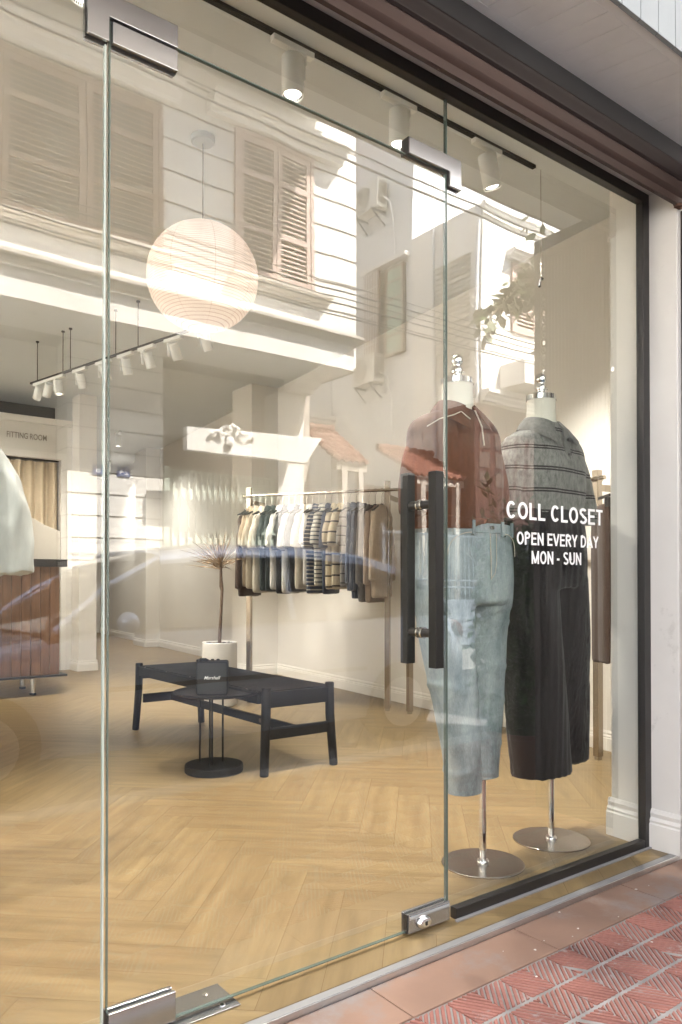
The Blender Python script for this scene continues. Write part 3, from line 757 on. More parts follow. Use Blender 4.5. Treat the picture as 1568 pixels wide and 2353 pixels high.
# ribbed field with a round opening
mb = MB(); y = -.503; ZC, RC = 1.13, .085
while y < -.214:
    yc = y + .006
    d2 = RC ** 2 - (yc + .355) ** 2
    hh = math.sqrt(d2) if d2 > 0 else 0
    if hh > 0:
        gbox(mb, y, y + .0160, .07, ZC - hh); gbox(mb, y, y + .0160, ZC + hh, 2.555)
    else: gbox(mb, y, y + .0160, .07, 2.555)
    y += .0185
mb.build('rib', M['gate'], gt)
mb = MB()
for part_ in ((-.505, -.205, .07, ZC - .087), (-.505, -.205, ZC + .087, 2.555), (-.505, -.442, ZC - .087, ZC + .087), (-.268, -.205, ZC - .087, ZC + .087)):
    mb.box(2.8745, 2.8805, part_[0], part_[1], part_[2], part_[3])
mb.box(2.889, 2.8925, -.585, -.1425, .05, 1.62)  # strips added behind the borders to block bright see-through
mb.box(2.889, 2.8925, -.548, -.40, 1.6201, 2.05)
for z0_, z1_ in ((1.6201, 1.78), (1.80, 1.93), (1.99, 2.06), (2.075, 2.21), (2.27, 2.54)): mb.box(2.889, 2.8925, -.20, -.15, z0_, z1_)
mb.build('sheet_and_light_blocks', M['gate'], gt)
mb = MB()
for rad, tr_ in ((RC + .004, .010), (.048, .006), (.022, .005)):
    mb.tube([((GX0 + GX1) / 2, -.355 + rad * math.cos(t), ZC + rad * math.sin(t)) for t in [2 * math.pi * i / 28 for i in range(29)]], tr_, 8)
for k in range(8):
    t = 2 * math.pi * k / 8 + .2
    mb.tube([((GX0 + GX1) / 2, -.355 + a_ * math.cos(t + b_), ZC + a_ * math.sin(t + b_)) for a_, b_ in ((.022, 0), (.04, .18), (.065, .1), (.088, -.1))], .0045, 6)
mb.build('rosette', M['gate'], gt, smooth=60)
# ================================================================ SHOP FITTINGS
def spot_lamp(name, loc, label, group, tilt=(0, 0), head=.168, rad=.048, power=30, track_dir=0.0, drop=.055, ang=62, blend=.7):
    t = local(thing(name, label, 'spotlight', loc, track_dir, group))
    MB().box(-.105, .105, -.017, .017, -.028, -.0005).build('adapter', M['white_metal'], t, bevel=.003)
    mt = Matrix.Rotation(tilt[0], 3, 'X') @ Matrix.Rotation(tilt[1], 3, 'Y')
    mb = MB(); mb.box(.058, .066, -.012, .012, -.075, -.02); mb.box(.052, .060, -.010, .010, -.14, -.06)
    mb.cyl((.03, 0, -.045), (.06, 0, -.03), .012, 12); mb.build('arm', M['white_metal'], t, bevel=.001)
    z0 = -drop
    def tr_(o): o.location = (0, 0, z0); o.rotation_euler = mt.to_euler(); return o
    n = 36
    h = MB(); prof_ = [(rad * .2, 0), (rad * .93, 0), (rad, -.004), (rad, -head), (rad * .965, -head - .002), (rad * .90, -head), (rad * .86, -head + .012), (rad * .2, -head + .012)]
    h.lathe(prof_, n=n); hd_ = tr_(h.build('head', M['white_metal'], t, smooth=40))
    rg = MB()
    for k in range(30):
        a = 2 * math.pi * k / 30
        rg.obox((rad * .83 * math.cos(a), rad * .83 * math.sin(a), -head + .0065), (.0035, .0035, .010), Matrix.Rotation(a, 3, 'Z'))
    tr_(rg.build('reflector_ring', M['anod'], t))
    e = MB(); e.lathe([(.001, -head + .010), (rad * .74, -head + .010), (rad * .74, -head + .0085), (.001, -head + .0085)], n=24); tr_(e.build('light_face', M['lampglow'], t))
    ld = bpy.data.lights.new(name + '_light', 'SPOT'); ld.energy = power * LAMP; ld.color = (1.0, .93, .85); ld.spot_size = R(ang); ld.spot_blend = blend; ld.shadow_soft_size = .035
    lo2 = bpy.data.objects.new('beam', ld); COL.objects.link(lo2); lo2.parent = t
    lo2.location = Vector((0, 0, z0)) + mt @ Vector((0, 0, -head - .012)); lo2.rotation_euler = mt.to_euler()
    return t
def track(name, p0, p1, label, rods=(), zc=H_CEIL):
    t = thing(name, label, 'light track', (p0[0], p0[1], p0[2]))
    MB().bar(p0, p1, .024, .016).build('rail', M['anod'], t)
    for (x, y) in rods:
        mb = MB(); mb.cyl((x, y, p0[2]), (x, y, zc - .012), .004, 8); mb.cyl((x, y, zc - .0118), (x, y, zc - .0005), .016, 12); mb.build('rod', M['anod'], t)
    return t
# front track on the ceiling
track('ceiling_track', (-1.2, 1.01, H_CEIL - .0095), (3.42, 1.01, H_CEIL - .0095), 'thin dark track recessed along the ceiling behind the shop front')
FP = 26
g_ = 'spotlights on the track behind the glass'
lab = {1.80: 'white cylinder spotlight nearest the left steel bracket, largest on the front track', 2.41: 'white cylinder spotlight above the door corner bracket, middle of the front track', 3.03: 'white cylinder spotlight at the right end of the front track'}
for x in (1.80, 2.41, 3.03):
    spot_lamp('track_spotlight', (x, 1.01, H_CEIL - .019), lab[x], g_, power=FP if x < 3 else 44, tilt=(R(0), R(0 if x < 3 else -15)), ang=75 if x < 3 else 86)
for x, s_ in ((.9, 'left of the steel bracket out of the picture'), (0.0, 'far left on the front track')):
    spot_lamp('track_spotlight', (x, 1.01, H_CEIL - .019), 'white cylinder spotlight ' + s_, g_, power=FP, ang=75)
# hanging track
RA, RB = (2.055, 5.99, 3.012), (2.735, 3.03, 3.012)
track('hanging_track', RA, RB, 'thin track hung from the ceiling on rods, running to the back of the shop', rods=((2.082, 5.872), (2.185, 5.42), (2.215, 5.30), (2.375, 4.60), (2.447, 4.29), (2.70, 3.18)))
ordn = ['at the far end of the hanging track, tilted most', 'second from the far end of the hanging track', 'third from the far end of the hanging track', 'fourth from the far end of the hanging track', 'behind the glass edge of the door, on the hanging track', 'fourth before the paper lantern on the hanging track', 'third before the paper lantern on the hanging track', 'second before the paper lantern on the hanging track', 'just below the paper lantern on the hanging track']
pos = [(2.092, 5.826), (2.131, 5.654), (2.166, 5.503), (2.249, 5.143), (2.332, 4.781), (2.406, 4.461), (2.472, 4.172), (2.55, 3.836), (2.633, 3.474)]
tl = [(-40, -6), (-34, -6), (4, -4), (-8, -20), (0, -22), (-4, -14), (-4, -24), (-4, -26), (-4, -26)]
for (x, y), s_, (a, b) in zip(pos, ordn, tl):
    spot_lamp('hanging_spotlight', (x, y, 3.0), 'small white cylinder spotlight ' + s_, 'spotlights on the hanging track', tilt=(R(b), R(a)), head=.125, rad=.038, power=13 if a < -30 else 12, track_dir=R(103), drop=.05, ang=105 if a < -30 else 74)
track('fill_track', (-1.9, 2.6, H_CEIL - .0095), (-1.3, 10.6, H_CEIL - .0095), 'unseen ceiling track added along the left side of the shop for fill spotlights')
wsd = ('nearest the street', 'second from the street', 'in the middle', 'second from the fitting room', 'nearest the fitting room')
for i in range(5):  # unseen spots added to bounce soft fill off the left wall
    y = 3.2 + i * 1.7
    spot_lamp('fill_spotlight', (-1.9 + .075 * (y - 2.6), y, H_CEIL - .019), 'unseen fill spotlight added on the left ceiling track, ' + wsd[i], 'unseen fill spotlights on the left ceiling track', power=95, tilt=(R(-46), 0), track_dir=R(-94), ang=110, blend=1.0)
spot_lamp('corridor_fill_spotlight', (5.1, 12.2, H_CEIL - .0005), 'added fill spotlight alone on the ceiling of the back corridor', None, power=26, track_dir=R(85), ang=150, blend=1.0)  # both corridor spots are added to brighten the back walls
spot_lamp('corridor_fill_spotlight', (4.3, 9.6, H_CEIL - .0005), 'added fill spotlight on the ceiling beside the fitting room side wall', None, power=26, track_dir=R(85), ang=150, blend=1.0)

# paper lantern
ln = thing('paper_lantern', 'large glowing round paper lantern hanging on a thin cord', 'lantern', (1.818, 1.885, 2.66))
mb = MB(); prof = []; rr_, rz = .287, .279
N_ = 64
for i in range(N_ + 1):
    a = math.pi * (.045 + .91 * i / N_); q = 1 + (.006 if i % 2 else -.002)
    prof.append((rr_ * math.sin(a) * q, -rz * math.cos(a)))
mb.lathe([(r_, z) for r_, z in prof], (1.818, 1.885, 2.66), 64)
o = mb.build('paper_shade', M['paper'], ln, smooth=180)
mb = MB(); mb.cyl((1.818, 1.885, 2.935), (1.818, 1.885, H_CEIL - .02), .0022, 8); mb.build('cord', M['anod'], ln)
mb = MB(); mb.lathe([(.01, -.001), (.062, -.001), (.062, -.028), (.054, -.034), (.01, -.034)], (1.818, 1.885, H_CEIL), 32); mb.build('ceiling_rose', mat('grey_lamp_metal', (.42, .45, .45), .4), ln, smooth=30)
pl_ = bpy.data.lights.new('lantern_light', 'POINT'); pl_.energy = 20; pl_.color = (1, .84, .66); pl_.shadow_soft_size = .27
po = bpy.data.objects.new('glow', pl_); COL.objects.link(po); po.parent = ln; po.location = (0, 0, -.62)
pl_.energy = 0.01
# thin hanging wire at right
wr = thing('hanging_wire', 'thin wire hanging from the ceiling near the right wall', 'wire', (3.483, 1.014, 2.8))
mb = MB(); mb.cyl((3.483, 1.014, 2.79), (3.483, 1.014, H_CEIL - .0005), .0022, 8); mb.build('wire', M['steel'], wr)
mb = MB(); mb.tube([(3.40, .96, 2.70), (3.43, .98, 2.745), (3.483, 1.014, 2.785), (3.53, 1.04, 2.80)], .007, 8); mb.build('hook', M['black'], wr)

# bench
bn = thing('daybed_bench', 'low black bench with round legs and a sling leather seat', 'bench', (2.42, 2.73, 0))
legs = [(2.19, 1.877, -1, -1), (2.663, 1.875, 1, -1), (2.157, 3.604, -1, 1), (2.674, 3.586, 1, 1)]
for x, y, sx, sy in legs:
    mb = MB(); xt = x - sx * .018 + (.014 if sx < 0 else -.014) * 0; yt = y - sy * .012
    mb.tube([(x, y, .0006), (x, y, .006), (xt, yt, .15 * 0 + .30), (xt - sx * .003, yt, .478), (xt - sx * .003, yt, .484)], [.0225, .0245, .0265, .0265, .024], 20)
    mb.build('leg', M['blackwood'], bn, smooth=35)
mb = MB(); mb.box(2.215, 2.638, 1.872, 1.902, .372, .458); mb.build('end_rail', M['blackwood'], bn, bevel=.004)
mb = MB(); mb.box(2.195, 2.645, 3.572, 3.602, .372, .458); mb.build('end_rail', M['blackwood'], bn, bevel=.004)
mb = MB(); mb.box(2.165, 2.199, 1.905, 3.57, .395, .460); mb.build('side_rail', M['blackwood'], bn, bevel=.005)
mb = MB(); mb.box(2.640, 2.672, 1.905, 3.57, .395, .460); mb.build('side_rail', M['blackwood'], bn, bevel=.005)
for y in (1.876, 3.575):
    MB().box(2.205, 2.65, y, y + .024, .195, .258).build('stretcher', M['blackwood'], bn, bevel=.004)
mb = MB(); mb.box(2.415, 2.441, 1.9003, 3.5745, .198, .250); mb.build('long_stretcher', M['blackwood'], bn, bevel=.003)
mb = MB(); mb.cyl((2.4125, 2.29, .226), (2.4149, 2.29, .226), .014, 16); mb.build('brass_plug', mat('worn_brass', (.12, .085, .06), .5, metal=.6), bn)
mb = MB(); rg = []
for i in range(26):
    y = 1.882 + 1.71 * i / 25; row = []
    for j in range(11):
        x = 2.183 + .472 * j / 10; s_ = math.sin(math.pi * j / 10) * math.sin(math.pi * min(max((i) / 25, 0), 1)) ** .4
        row.append((x, y, .466 - .022 * s_ + .003 * math.sin(i * 1.3) * s_))
    rg.append(row + [(p[0], p[1], p[2] - .005) for p in row[::-1]])
mb.rings(rg); mb.build('sling_seat', M['leather'], bn, smooth=50)
for i in range(5):
    y = 2.05 + i * .36; mb = MB(); mb.lathe([(.006, 0), (.006, .002), (.003, .004)], (2.182, y, .4605), 10); mb.build('stud', M['chrome'], bn)
# side table
TX, TY = 2.03, 2.155
st = thing('side_table', 'small round black tray table in front of the bench', 'side table', (TX, TY, 0))
MB().lathe([(.01, .0005), (.160, .0005), (.163, .004), (.163, .040), (.159, .044), (.01, .044)], (TX, TY, 0), 56).build('base', M['blackwood'], st, smooth=30)
MB().lathe([(.01, .440), (.215, .440), (.242, .449), (.245, .458), (.242, .460), (.232, .4525), (.215, .4475), (.01, .4475)], (TX, TY - .04, 0), 64).build('tray_top', M['dmetal'], st, smooth=35)
for k in range(4):
    a = R([20, 115, 235, 250][k]); rx_ = [.075, .085, .05, .085][k]
    mb = MB(); x, y = [(TX - .045, TY + .085), (TX - .055, TY - .055), (TX - .028, TY - .030), (TX + .065, TY + .018)][k]
    mb.cyl((x, y, .0442), (x, y, .4398), .0055, 12); mb.build('rod', M['dmetal'], st, smooth=40)
# speaker on the tray
sa = R(-32)
sk = local(thing('speaker', 'small black speaker with silver script standing on the round tray', 'speaker', (1.972, 2.065, .4478), sa))
W_, D_, Hh = .086, .034, .185
def rbox2(w2, d2, z0, z1, r_=.014, n=6):
    pts = []
    for cx_, cz_, a0 in ((w2 - r_, z1 - r_, 0), (-w2 + r_, z1 - r_, 90), (-w2 + r_, z0 + r_, 180), (w2 - r_, z0 + r_, 270)):
        for k in range(n): t = R(a0 + 90 * k / (n - 1)); pts.append((cx_ + r_ * math.cos(t), cz_ + r_ * math.sin(t)))
    return pts
mb = MB(); mb.prism(rbox2(W_, 0, .0005, Hh), 1, -D_, D_ + .03); mb.build('cabinet', M['leather'], sk, bevel=.003)
mb = MB(); mb.prism(rbox2(W_ - .008, 0, .009, Hh - .009, .009), 1, -D_ - .0022, -D_ - .0004)
m_, nt_, p_ = nm('woven_grille'); co_ = objco(nt_)
wv_ = nt_.nodes.new('ShaderNodeTexChecker'); wv_.inputs['Scale'].default_value = 420; nt_.links.new(co_, wv_.inputs[0]); wv_.inputs[1].default_value = (.028, .028, .028, 1); wv_.inputs[2].default_value = (.008, .008, .008, 1)
nt_.links.new(wv_.outputs[0], p_.inputs['Base Color']); p_.inputs['Roughness'].default_value = .7
mb.build('grille', m_, sk)
mb = MB(); pts = rbox2(W_ - .007, 0, .008, Hh - .008, .010); pts3 = [(a, -D_ - .0012, b) for a, b in pts]; mb.tube(pts3 + [pts3[0]], .0012, 6); mb.build('piping', M['dmetal'], sk)
text_mesh('script', 'Marshall', .026, M['silvertext'], sk, (-.042, -D_ - .0026, .088), FRONT, width=.088, bold=.0001, depth=.0005, shear=.35)
for kx in (-.030, .0, .030):
    mb = MB(); mb.lathe([(.009, 0), (.009, .008), (.007, .010)], (kx, .01, Hh + .0003), 16); mb.build('knob', M['dmetal'], sk, smooth=30)
mb = MB(); mb.lathe([(.0195, 0), (.0205, .004), (.0205, .011), (.018, .014)], (-.052, .012, Hh + .0003), 24)
mb.build('knob', M['dmetal'], sk, smooth=30)

# potted dry palm
PX, PY = 3.19, 4.26
pt = thing('potted_palm', 'dried spiky palm on a bare stem in a white cylinder pot', 'potted plant', (PX, PY, 0))
MB().lathe([(.01, .0006), (.138, .0006), (.150, .012), (.152, .30), (.152, .548), (.148, .552), (.143, .548), (.142, .515), (.01, .510)], (PX, PY, 0), 56).build('pot', M['pot'], pt, smooth=35)
mb = MB(); rr = random.Random(4)
mb.lathe([(.01, 0), (.141, 0), (.141, .020), (.01, .024)], (PX, PY, .512), 32)
for k in range(120):
    a = rr.uniform(0, 6.28); r_ = .135 * math.sqrt(rr.random()); s_ = rr.uniform(.006, .013); mb.blob((PX + r_ * math.cos(a), PY + r_ * math.sin(a), .536), (s_, s_, s_ * .8), 6, 3, .4, k)
mb.build('soil', M['soil'], pt)
mb = MB(); sp_ = [(PX - .002, PY, .53), (PX + .006, PY, .70), (PX + .018, PY, .90), (PX + .024, PY, 1.02), (PX + .016, PY, 1.10), (PX + .010, PY, 1.215)]
mb.tube(sp_, [.017, .015, .013, .0125, .011, .012], 10)
mb.tube([(PX + .022, PY, .98), (PX + .006, PY + .005, 1.04), (PX + .003, PY, 1.215)], [.006, .007, .004], 6)
mb.build('stem', M['drystem'], pt, smooth=50)
mb = MB(); rr = random.Random(21); top_ = Vector((PX + .008, PY, 1.215))
cr_ = Vector((.7965, -.6046, 0)); cf_ = Vector((.6046, .7965, 0))
for k in range(95):
    el = R(rr.uniform(8, 88)); az = rr.uniform(0, 6.283)
    if rr.random() < .55: az = math.pi + rr.uniform(-.9, .9) if rr.random() < .45 else rr.uniform(0, 6.283)
    d = (cr_ * math.cos(az) + cf_ * math.sin(az)) * math.cos(el) + Vector((0, 0, 1)) * math.sin(el)
    L = rr.uniform(.22, .44) * (1.0 if el < 1 else .85); droop = rr.uniform(.02, .10) * math.cos(el)
    sd_ = d.cross(Vector((0, 0, 1))); sd_ = sd_.normalized() if sd_.length > .01 else cr_
    b0 = top_ + Vector((0, 0, rr.uniform(-.03, .04))); pts = []
    for i in range(5):
        t = i / 4; pts.append(b0 + d * (L * t) - Vector((0, 0, droop * t * t)))
    wds = [.004, .0055, .0048, .003, .0006]
    mb.tube(pts, [q * .62 for q in wds], 4)
mb.build('frond', M['dryleaf'], pt)

# counter with slatted front
ct = thing('counter', 'walnut slatted counter with a black top and base plate on steel feet', 'counter', (1.6, 5.95, 0))
mb = MB(); x = 2.272
rr = random.Random(6)
while x > .6:
    mb.box(x - .0835, x, 5.80, 5.832, .192, 1.228); x -= .0875
mb.build('slat_front', M['wood'], ct, bevel=.003)
mb = MB(); mb.box(.55, 2.274, 5.834, 6.5, .192, 1.228); mb.build('cabinet', M['dark'], ct)
mb = MB(); y = 5.834
while y < 6.44: mb.box(2.2745, 2.2885, y, y + .083, .192, 1.228); y += .0875
mb.build('slat_side', M['wood'], ct, bevel=.003)
MB().box(.5, 2.345, 5.775, 6.54, 1.229, 1.300).build('top', M['black'], ct, bevel=.003)
MB().box(.5, 2.345, 5.765, 6.54, .172, .191).build('base_plate', M['black'], ct, bevel=.002)
for x, y in ((2.06, 5.90), (1.62, 6.42), (1.1, 5.9), (2.1, 6.42)):
    mb = MB(); mb.cyl((x, y, .0185), (x, y, .1715), .026, 20); mb.build('foot', M['steel'], ct, smooth=40)
    mb = MB(); mb.cyl((x, y, .0006), (x, y, .018), .031, 20); mb.build('foot_pad', M['black'], ct)
# grey boxed screen standing on the counter, sloping to the right
gs = thing('sloped_panel', 'plain grey beige panel with a sloping top edge standing on the counter', 'panel', (1.8, 6.0, 1.301))
MB().prism([(.8, 1.3008), (2.342, 1.3008), (2.342, 1.585), (2.20, 1.640), (1.85, 1.83), (.8, 2.42)], 1, 6.0, 6.06).build('board', mat('grey_beige_panel', (.44, .40, .34), .7, var=.03), gs, bevel=.004)

# ---- clothes rails
def rack(name, label, A, B, zr, top, over=(.05, .18), low=False, posts=(0, 1)):
    A = Vector((*A, 0)); B = Vector((*B, 0)); d = (B - A).normalized()
    t = thing(name, label, 'clothes rail', (A.x, A.y, 0))
    pr, ph = .018, .018
    n = Vector((-d.y, d.x, 0)); ang = math.atan2(d.y, d.x); mt = Matrix.Rotation(ang, 3, 'Z')
    for i in posts:
        P = A.lerp(B, i)
        mb = MB(); mb.obox((P.x, P.y, (top + .022) / 2), (.042, .042, top - .022), mt); mb.build('post', M['bronze'], t, bevel=.0015)
        mb = MB(); mb.obox((P.x, P.y, .011), (.030, .030, .021), mt); mb.build('foot', M['steel'], t)
        mb = MB(); q = P + n * .12 + Vector((0, 0, zr - .065)); mb.bar(P + n * .0215 + Vector((0, 0, zr - .05)), P + n * .30 + Vector((0, 0, zr - .05)), .018, .040); mb.build('wall_arm', M['bronze'], t, bevel=.001)
    a = A - d * over[0] + Vector((0, 0, zr)) - n * .034; b = B + d * over[1] + Vector((0, 0, zr)) - n * .034
    mb = MB(); mb.cyl(a, b, .0125, 20); mb.build('rail', M['bronze'], t, smooth=40)
    return a, b, d, n, t
rk1 = rack('clothes_rail', 'steel clothes rail packed with shirts behind the bench', (3.46, 4.21), (4.16, 3.13), 1.845, 1.925, over=(.04, .32))
rk2 = rack('clothes_rail', 'steel clothes rail by the right wall with dark trousers', (4.20, 2.9), (4.005, 1.01), 1.69, 1.745, over=(.06, .085))
# ================================================================ GARMENTS
def torso_rings(mb, L, sh=.215, ch=.215, hem=.215, dep=.115, flare=0.0, cx=0.0, n=32):
    zs = [(0, .064, .062), (-.020, .090, .070), (-.040, .148, .080), (-.066, sh * .93, .092), (-.100, sh * 1.02, .102), (-.17, sh * 1.0, dep), (-.27, ch, dep + .006), (-.40, (ch + hem) / 2, dep), (-L + .04, hem, dep), (-L, hem * 1.0, dep)]
    zs = [q for q in zs if q[0] > -L + .05] + [(-L + .04, hem, dep + flare), (-L, hem, dep + flare)]
    mb.rings([sell(cx, 0, z, rx, ry, n, 2.5) for z, rx, ry in zs])
def sleeve(mb, side, L, r0=.072, r1=.070, out=.10, fwd=-.01, sh=.20):
    n = 20; rings = []; K = 8
    for i in range(K + 1):
        t = i / K; a = Vector((side * (sh - .085), 0, -.115)); b = Vector((side * (sh + .012 + out * .25), fwd * .3, -.155)); c = Vector((side * (sh + .010 + out), fwd, -.12 - L))
        p = a.lerp(b, t).lerp(b.lerp(c, t), t); d = (b.lerp(c, t) - a.lerp(b, t)).normalized()
        r_ = r0 + (r1 - r0) * t
        u = Vector((0, 1, 0)); v = d.cross(u).normalized(); u = v.cross(d)
        rings.append([p + u * (r_ * 1.05 * math.cos(q)) + v * (r_ * .78 * math.sin(q)) for q in [2 * math.pi * k / n for k in range(n)]])
    mb.rings(rings)
def collar(mb, R0=.070, open_=.03, H_=.040, spread=.055, ry=.066, z0=.0):
    """folded polo collar, open at the front (-Y)"""
    n = 28; top = []; low = []; inn = []
    for k in range(n + 1):
        t = k / n; a = R(-90 + 14) + (2 * math.pi - R(28)) * t
        f = abs(t - .5) * 2; f = f ** 3
        top.append(Vector((R0 * math.cos(a), ry * math.sin(a), z0 + .030 - .028 * f)))
        low.append(Vector(((R0 + .030 + spread * f * .45) * math.cos(a) * (1 + .9 * f), (ry + .032 + spread * f * .55) * math.sin(a), z0 - .016 - .078 * f)))
        inn.append(Vector(((R0 - .004) * math.cos(a), (ry - .004) * math.sin(a), z0 - .020 - .03 * f)))
    rings = []
    for a, b, c in zip(top, low, inn): rings.append([c, a, a + (b - a) * .5 + Vector((0, 0, .004)), b, b + Vector((0, 0, -.003)), a + (b - a) * .5 + Vector((0, 0, -.002)), a + Vector((0, 0, -.005)), c + Vector((0, 0, -.002))])
    mb.rings(rings)
def mann_pole(t, x, y, z1, rad=.155):
    MB().lathe([(.01, .0006), (rad, .0006), (rad, .0045), (rad - .002, .006), (.01, .006)], (x, y, 0), 72).build('base_plate', M['plate_steel'], t, smooth=30)
    mb = MB(); mb.cyl((x, y, .0064), (x, y, z1), .0135, 24); mb.build('pole', M['chrome'], t, smooth=40)
    mb = MB(); mb.lathe([(.0138, 0), (.024, 0), (.024, .006), (.019, .012), (.0138, .013)], (x, y, .0063), 24); mb.build('pole_collar', M['chrome'], t, smooth=40)
def neck(t, x, y, z0, z1, r_=.058):
    MB().rings([sell(x, y, z0 - .10, .12, .075, 28, 2.2), sell(x, y, z0 - .04, .085, .066, 28, 2.1), sell(x, y, z0, r_ * 1.06, r_ * 1.04, 28, 2), sell(x, y, (z0 + z1) / 2, r_ * .98, r_, 28, 2), sell(x, y, z1, r_, r_, 28, 2)]).build('neck', M['cream'], t, smooth=60)
    mb = MB(); mb.lathe([(.01, 0), (r_ + .003, 0), (r_ + .003, .020), (r_ - .001, .022), (.01, .022)], (x, y, z1 + .0004), 40); mb.build('neck_cap', M['chrome'], t, smooth=30)
    mb = MB(); mb.lathe([(.012, 0), (.013, .006), (.016, .012), (.0215, .020), (.023, .030), (.020, .040), (.0155, .046), (.017, .052), (.0215, .060), (.0225, .070), (.019, .081), (.010, .089), (.002, .091)], (x, y, z1 + .0228), 28); mb.build('finial', M['chrome'], t, smooth=60)
    mb = MB(); mb.cyl((x + .018, y - .004, z1 + .055), (x + .030, y - .006, z1 + .050), .004, 10); mb.build('finial_screw', M['chrome'], t, smooth=60)
def trousers(waist_z, hemL, hemR, wr=.155, dep=.105, legL=None, legR=None, crotch=None):
    mb = MB(); cz = crotch or waist_z - .27
    mb.rings([sell(0, 0, waist_z, wr, dep, 28, 2.4), sell(0, 0, waist_z - .10, wr + .014, dep + .010, 28, 2.4), sell(0, 0, waist_z - .20, wr + .022, dep + .012, 28, 2.4), sell(0, 0, cz - .02, wr + .020, dep + .004, 28, 2.4)])
    for side, leg in ((-1, legL), (1, legR)):
        rings = [sell(cx * 1.0, cy_, z, rx, ry, 24, 2.2) for cx, cy_, z, rx, ry in leg]
        mb.rings(rings)
    return mb

# --- mannequin with jeans (nearer the door)
ax_, ay_ = 2.165, .262
mL = thing('mannequin', 'torso mannequin in a rust brown polo and light blue jeans on a round steel base', 'mannequin', (ax_, ay_, 0))
mann_pole(mL, ax_, ay_, .60)
SX = 2.022
neck(mL, SX + .01, ay_, 1.700, 1.788)
mb = MB(); torso_rings(mb, .445, sh=.200, ch=.205, hem=.205, dep=.118); sleeve(mb, -1, .28, out=.004, sh=.200, r0=.064, r1=.058); sleeve(mb, 1, .28, out=.004, sh=.200, r0=.064, r1=.058)
me = cloth_mesh(mb, .0105, .010, 4, 1, (7, 7, 3.2))
o = mesh_obj('polo_shirt', me, M['polo_brown'], mL); o.location = (SX - ax_, 0, 1.700)
mb = MB(); collar(mb); o = mb.build('collar', M['polo_brown'], mL, loc=(0, 0, 0), smooth=50); o.location = (SX - ax_ + .004, 0, 1.697)
mb = MB(); mb.tube([(.02, -.079, -.018), (.030, -.103, -.08), (.026, -.117, -.15)], .0028, 6); mb.tube([(-.062, -.05, -.016), (-.055, -.085, -.035), (-.035, -.108, -.062)], .0022, 6)
mb.tube([(-.20, -.06, -.10), (-.16, -.082, -.072), (-.10, -.090, -.052), (-.06, -.083, -.035)], .0022, 6)
o = mb.build('piping', M['cream_line'], mL, loc=(0, 0, 0)); o.location = (SX - ax_, 0, 1.700)
# ribbed hem
mb = MB(); mb.rings([sell(0, 0, -.446, .200, .116, 64, 2.5), sell(0, 0, -.400, .208, .122, 64, 2.5)], cap=False)
rg = [sell(0, 0, z, rx, ry, 96, 2.5) for z, rx, ry in ((-.452, .200, .114), (-.450, .208, .121), (-.415, .211, .125), (-.405, .203, .117))]
mb = MB(); mb.rings(rg, cap=False); o = mb.build('ribbed_hem', M['polo_brown'], mL, loc=(0, 0, 0), smooth=50); o.location = (SX - ax_, 0, 1.700)
# jeans
JX = 2.060
ll = [(-.112, -.004, 1.03, .114, .108), (-.106, -.022, .85, .100, .092), (-.068, -.030, .62, .084, .080), (-.036, -.026, .42, .073, .068), (-.020, -.020, .300, .066, .060)]
lr = [(.114, .006, 1.03, .112, .108), (.128, .030, .85, .100, .092), (.142, .040, .62, .090, .080), (.138, .040, .45, .080, .070), (.130, .036, .325, .072, .064)]
mb = trousers(1.272, .30, .33, wr=.205, dep=.118, legL=ll, legR=lr)
def crease(co):
    s_ = 0
    for z, a, w2 in ((.93, .5, .012), (.99, -.7, .010), (.72, .3, .010), (.66, -.4, .012), (.40, .6, .009), (.36, -.5, .008)):
        s_ += math.exp(-((co.z - z - a * co.x * .5 + .01 * math.sin(co.x * 40)) / w2) ** 2) * .0035
    return s_
me = cloth_mesh(mb, .0100, .006, 7, 5, (7, 7, 2.4), extra=crease)
o = mesh_obj('jeans', me, M['denim'], mL); o.location = (JX - ax_, .0, 0)
oj = o
mb = MB(); mb.rings([sell(0, 0, z, rx, ry, 64, 2.4) for z, rx, ry in ((1.236, .211, .123), (1.238, .214, .126), (1.272, .211, .123), (1.274, .203, .116))], cap=False); b_ = mb.build('waistband', M['denim'], oj, loc=(0, 0, 0), smooth=50)
mb = MB()
for x in (-.15, -.075, .075, .155):
    yy = -.126 * (1 - abs(x / .214) ** 2.4) ** (1 / 2.4) - .003
    mb.box(x - .006, x + .006, yy - .004, yy + .002, 1.226, 1.280)
mb.build('belt_loop', M['denim'], oj, loc=(0, 0, 0), bevel=.001)
def fronty(x, z, leg=False):
    return -(.128) * (1 - min(abs(x / .228), .98) ** 2.4) ** (1 / 2.4) - .0015
mb = MB()
for sgn in (-1, 1):
    pts = []
    for i in range(12):
        a = R(90 * i / 11); x = sgn * (.150 - .075 * math.sin(a)); z = 1.236 - .085 + .085 * math.sin(a) * 1.0 if False else 1.236 - .085 * math.cos(a)
        x = sgn * (.068 + .090 * math.sin(R(90 * (11 - i) / 11)) ** 1.0 * 1.0) if False else sgn * (.088 + .088 * math.cos(a))
        z = 1.236 - .080 * math.cos(a) if False else 1.156 + .080 * math.sin(a) ** .8
        pts.append((x, fronty(x, z) - .003, z))
    mb.tube(pts, .0016, 5)
pts = [(0.0, fronty(0, 1.2) - .004, 1.235), (.002, fronty(0, 1.2) - .006, 1.15), (.004, fronty(0, 1.1) - .006, 1.07)]; mb.tube(pts, .0018, 5)
pts = [(.034, fronty(.03, 1.2) - .003, 1.235), (.034, fronty(.03, 1.2) - .005, 1.13), (.024, fronty(.03, 1.1) - .005, 1.09), (.006, fronty(0, 1.1) - .005, 1.075)]; mb.tube(pts, .0014, 5)
mb.build('stitching', M['cream_line'], oj, loc=(0, 0, 0))
mb = MB()
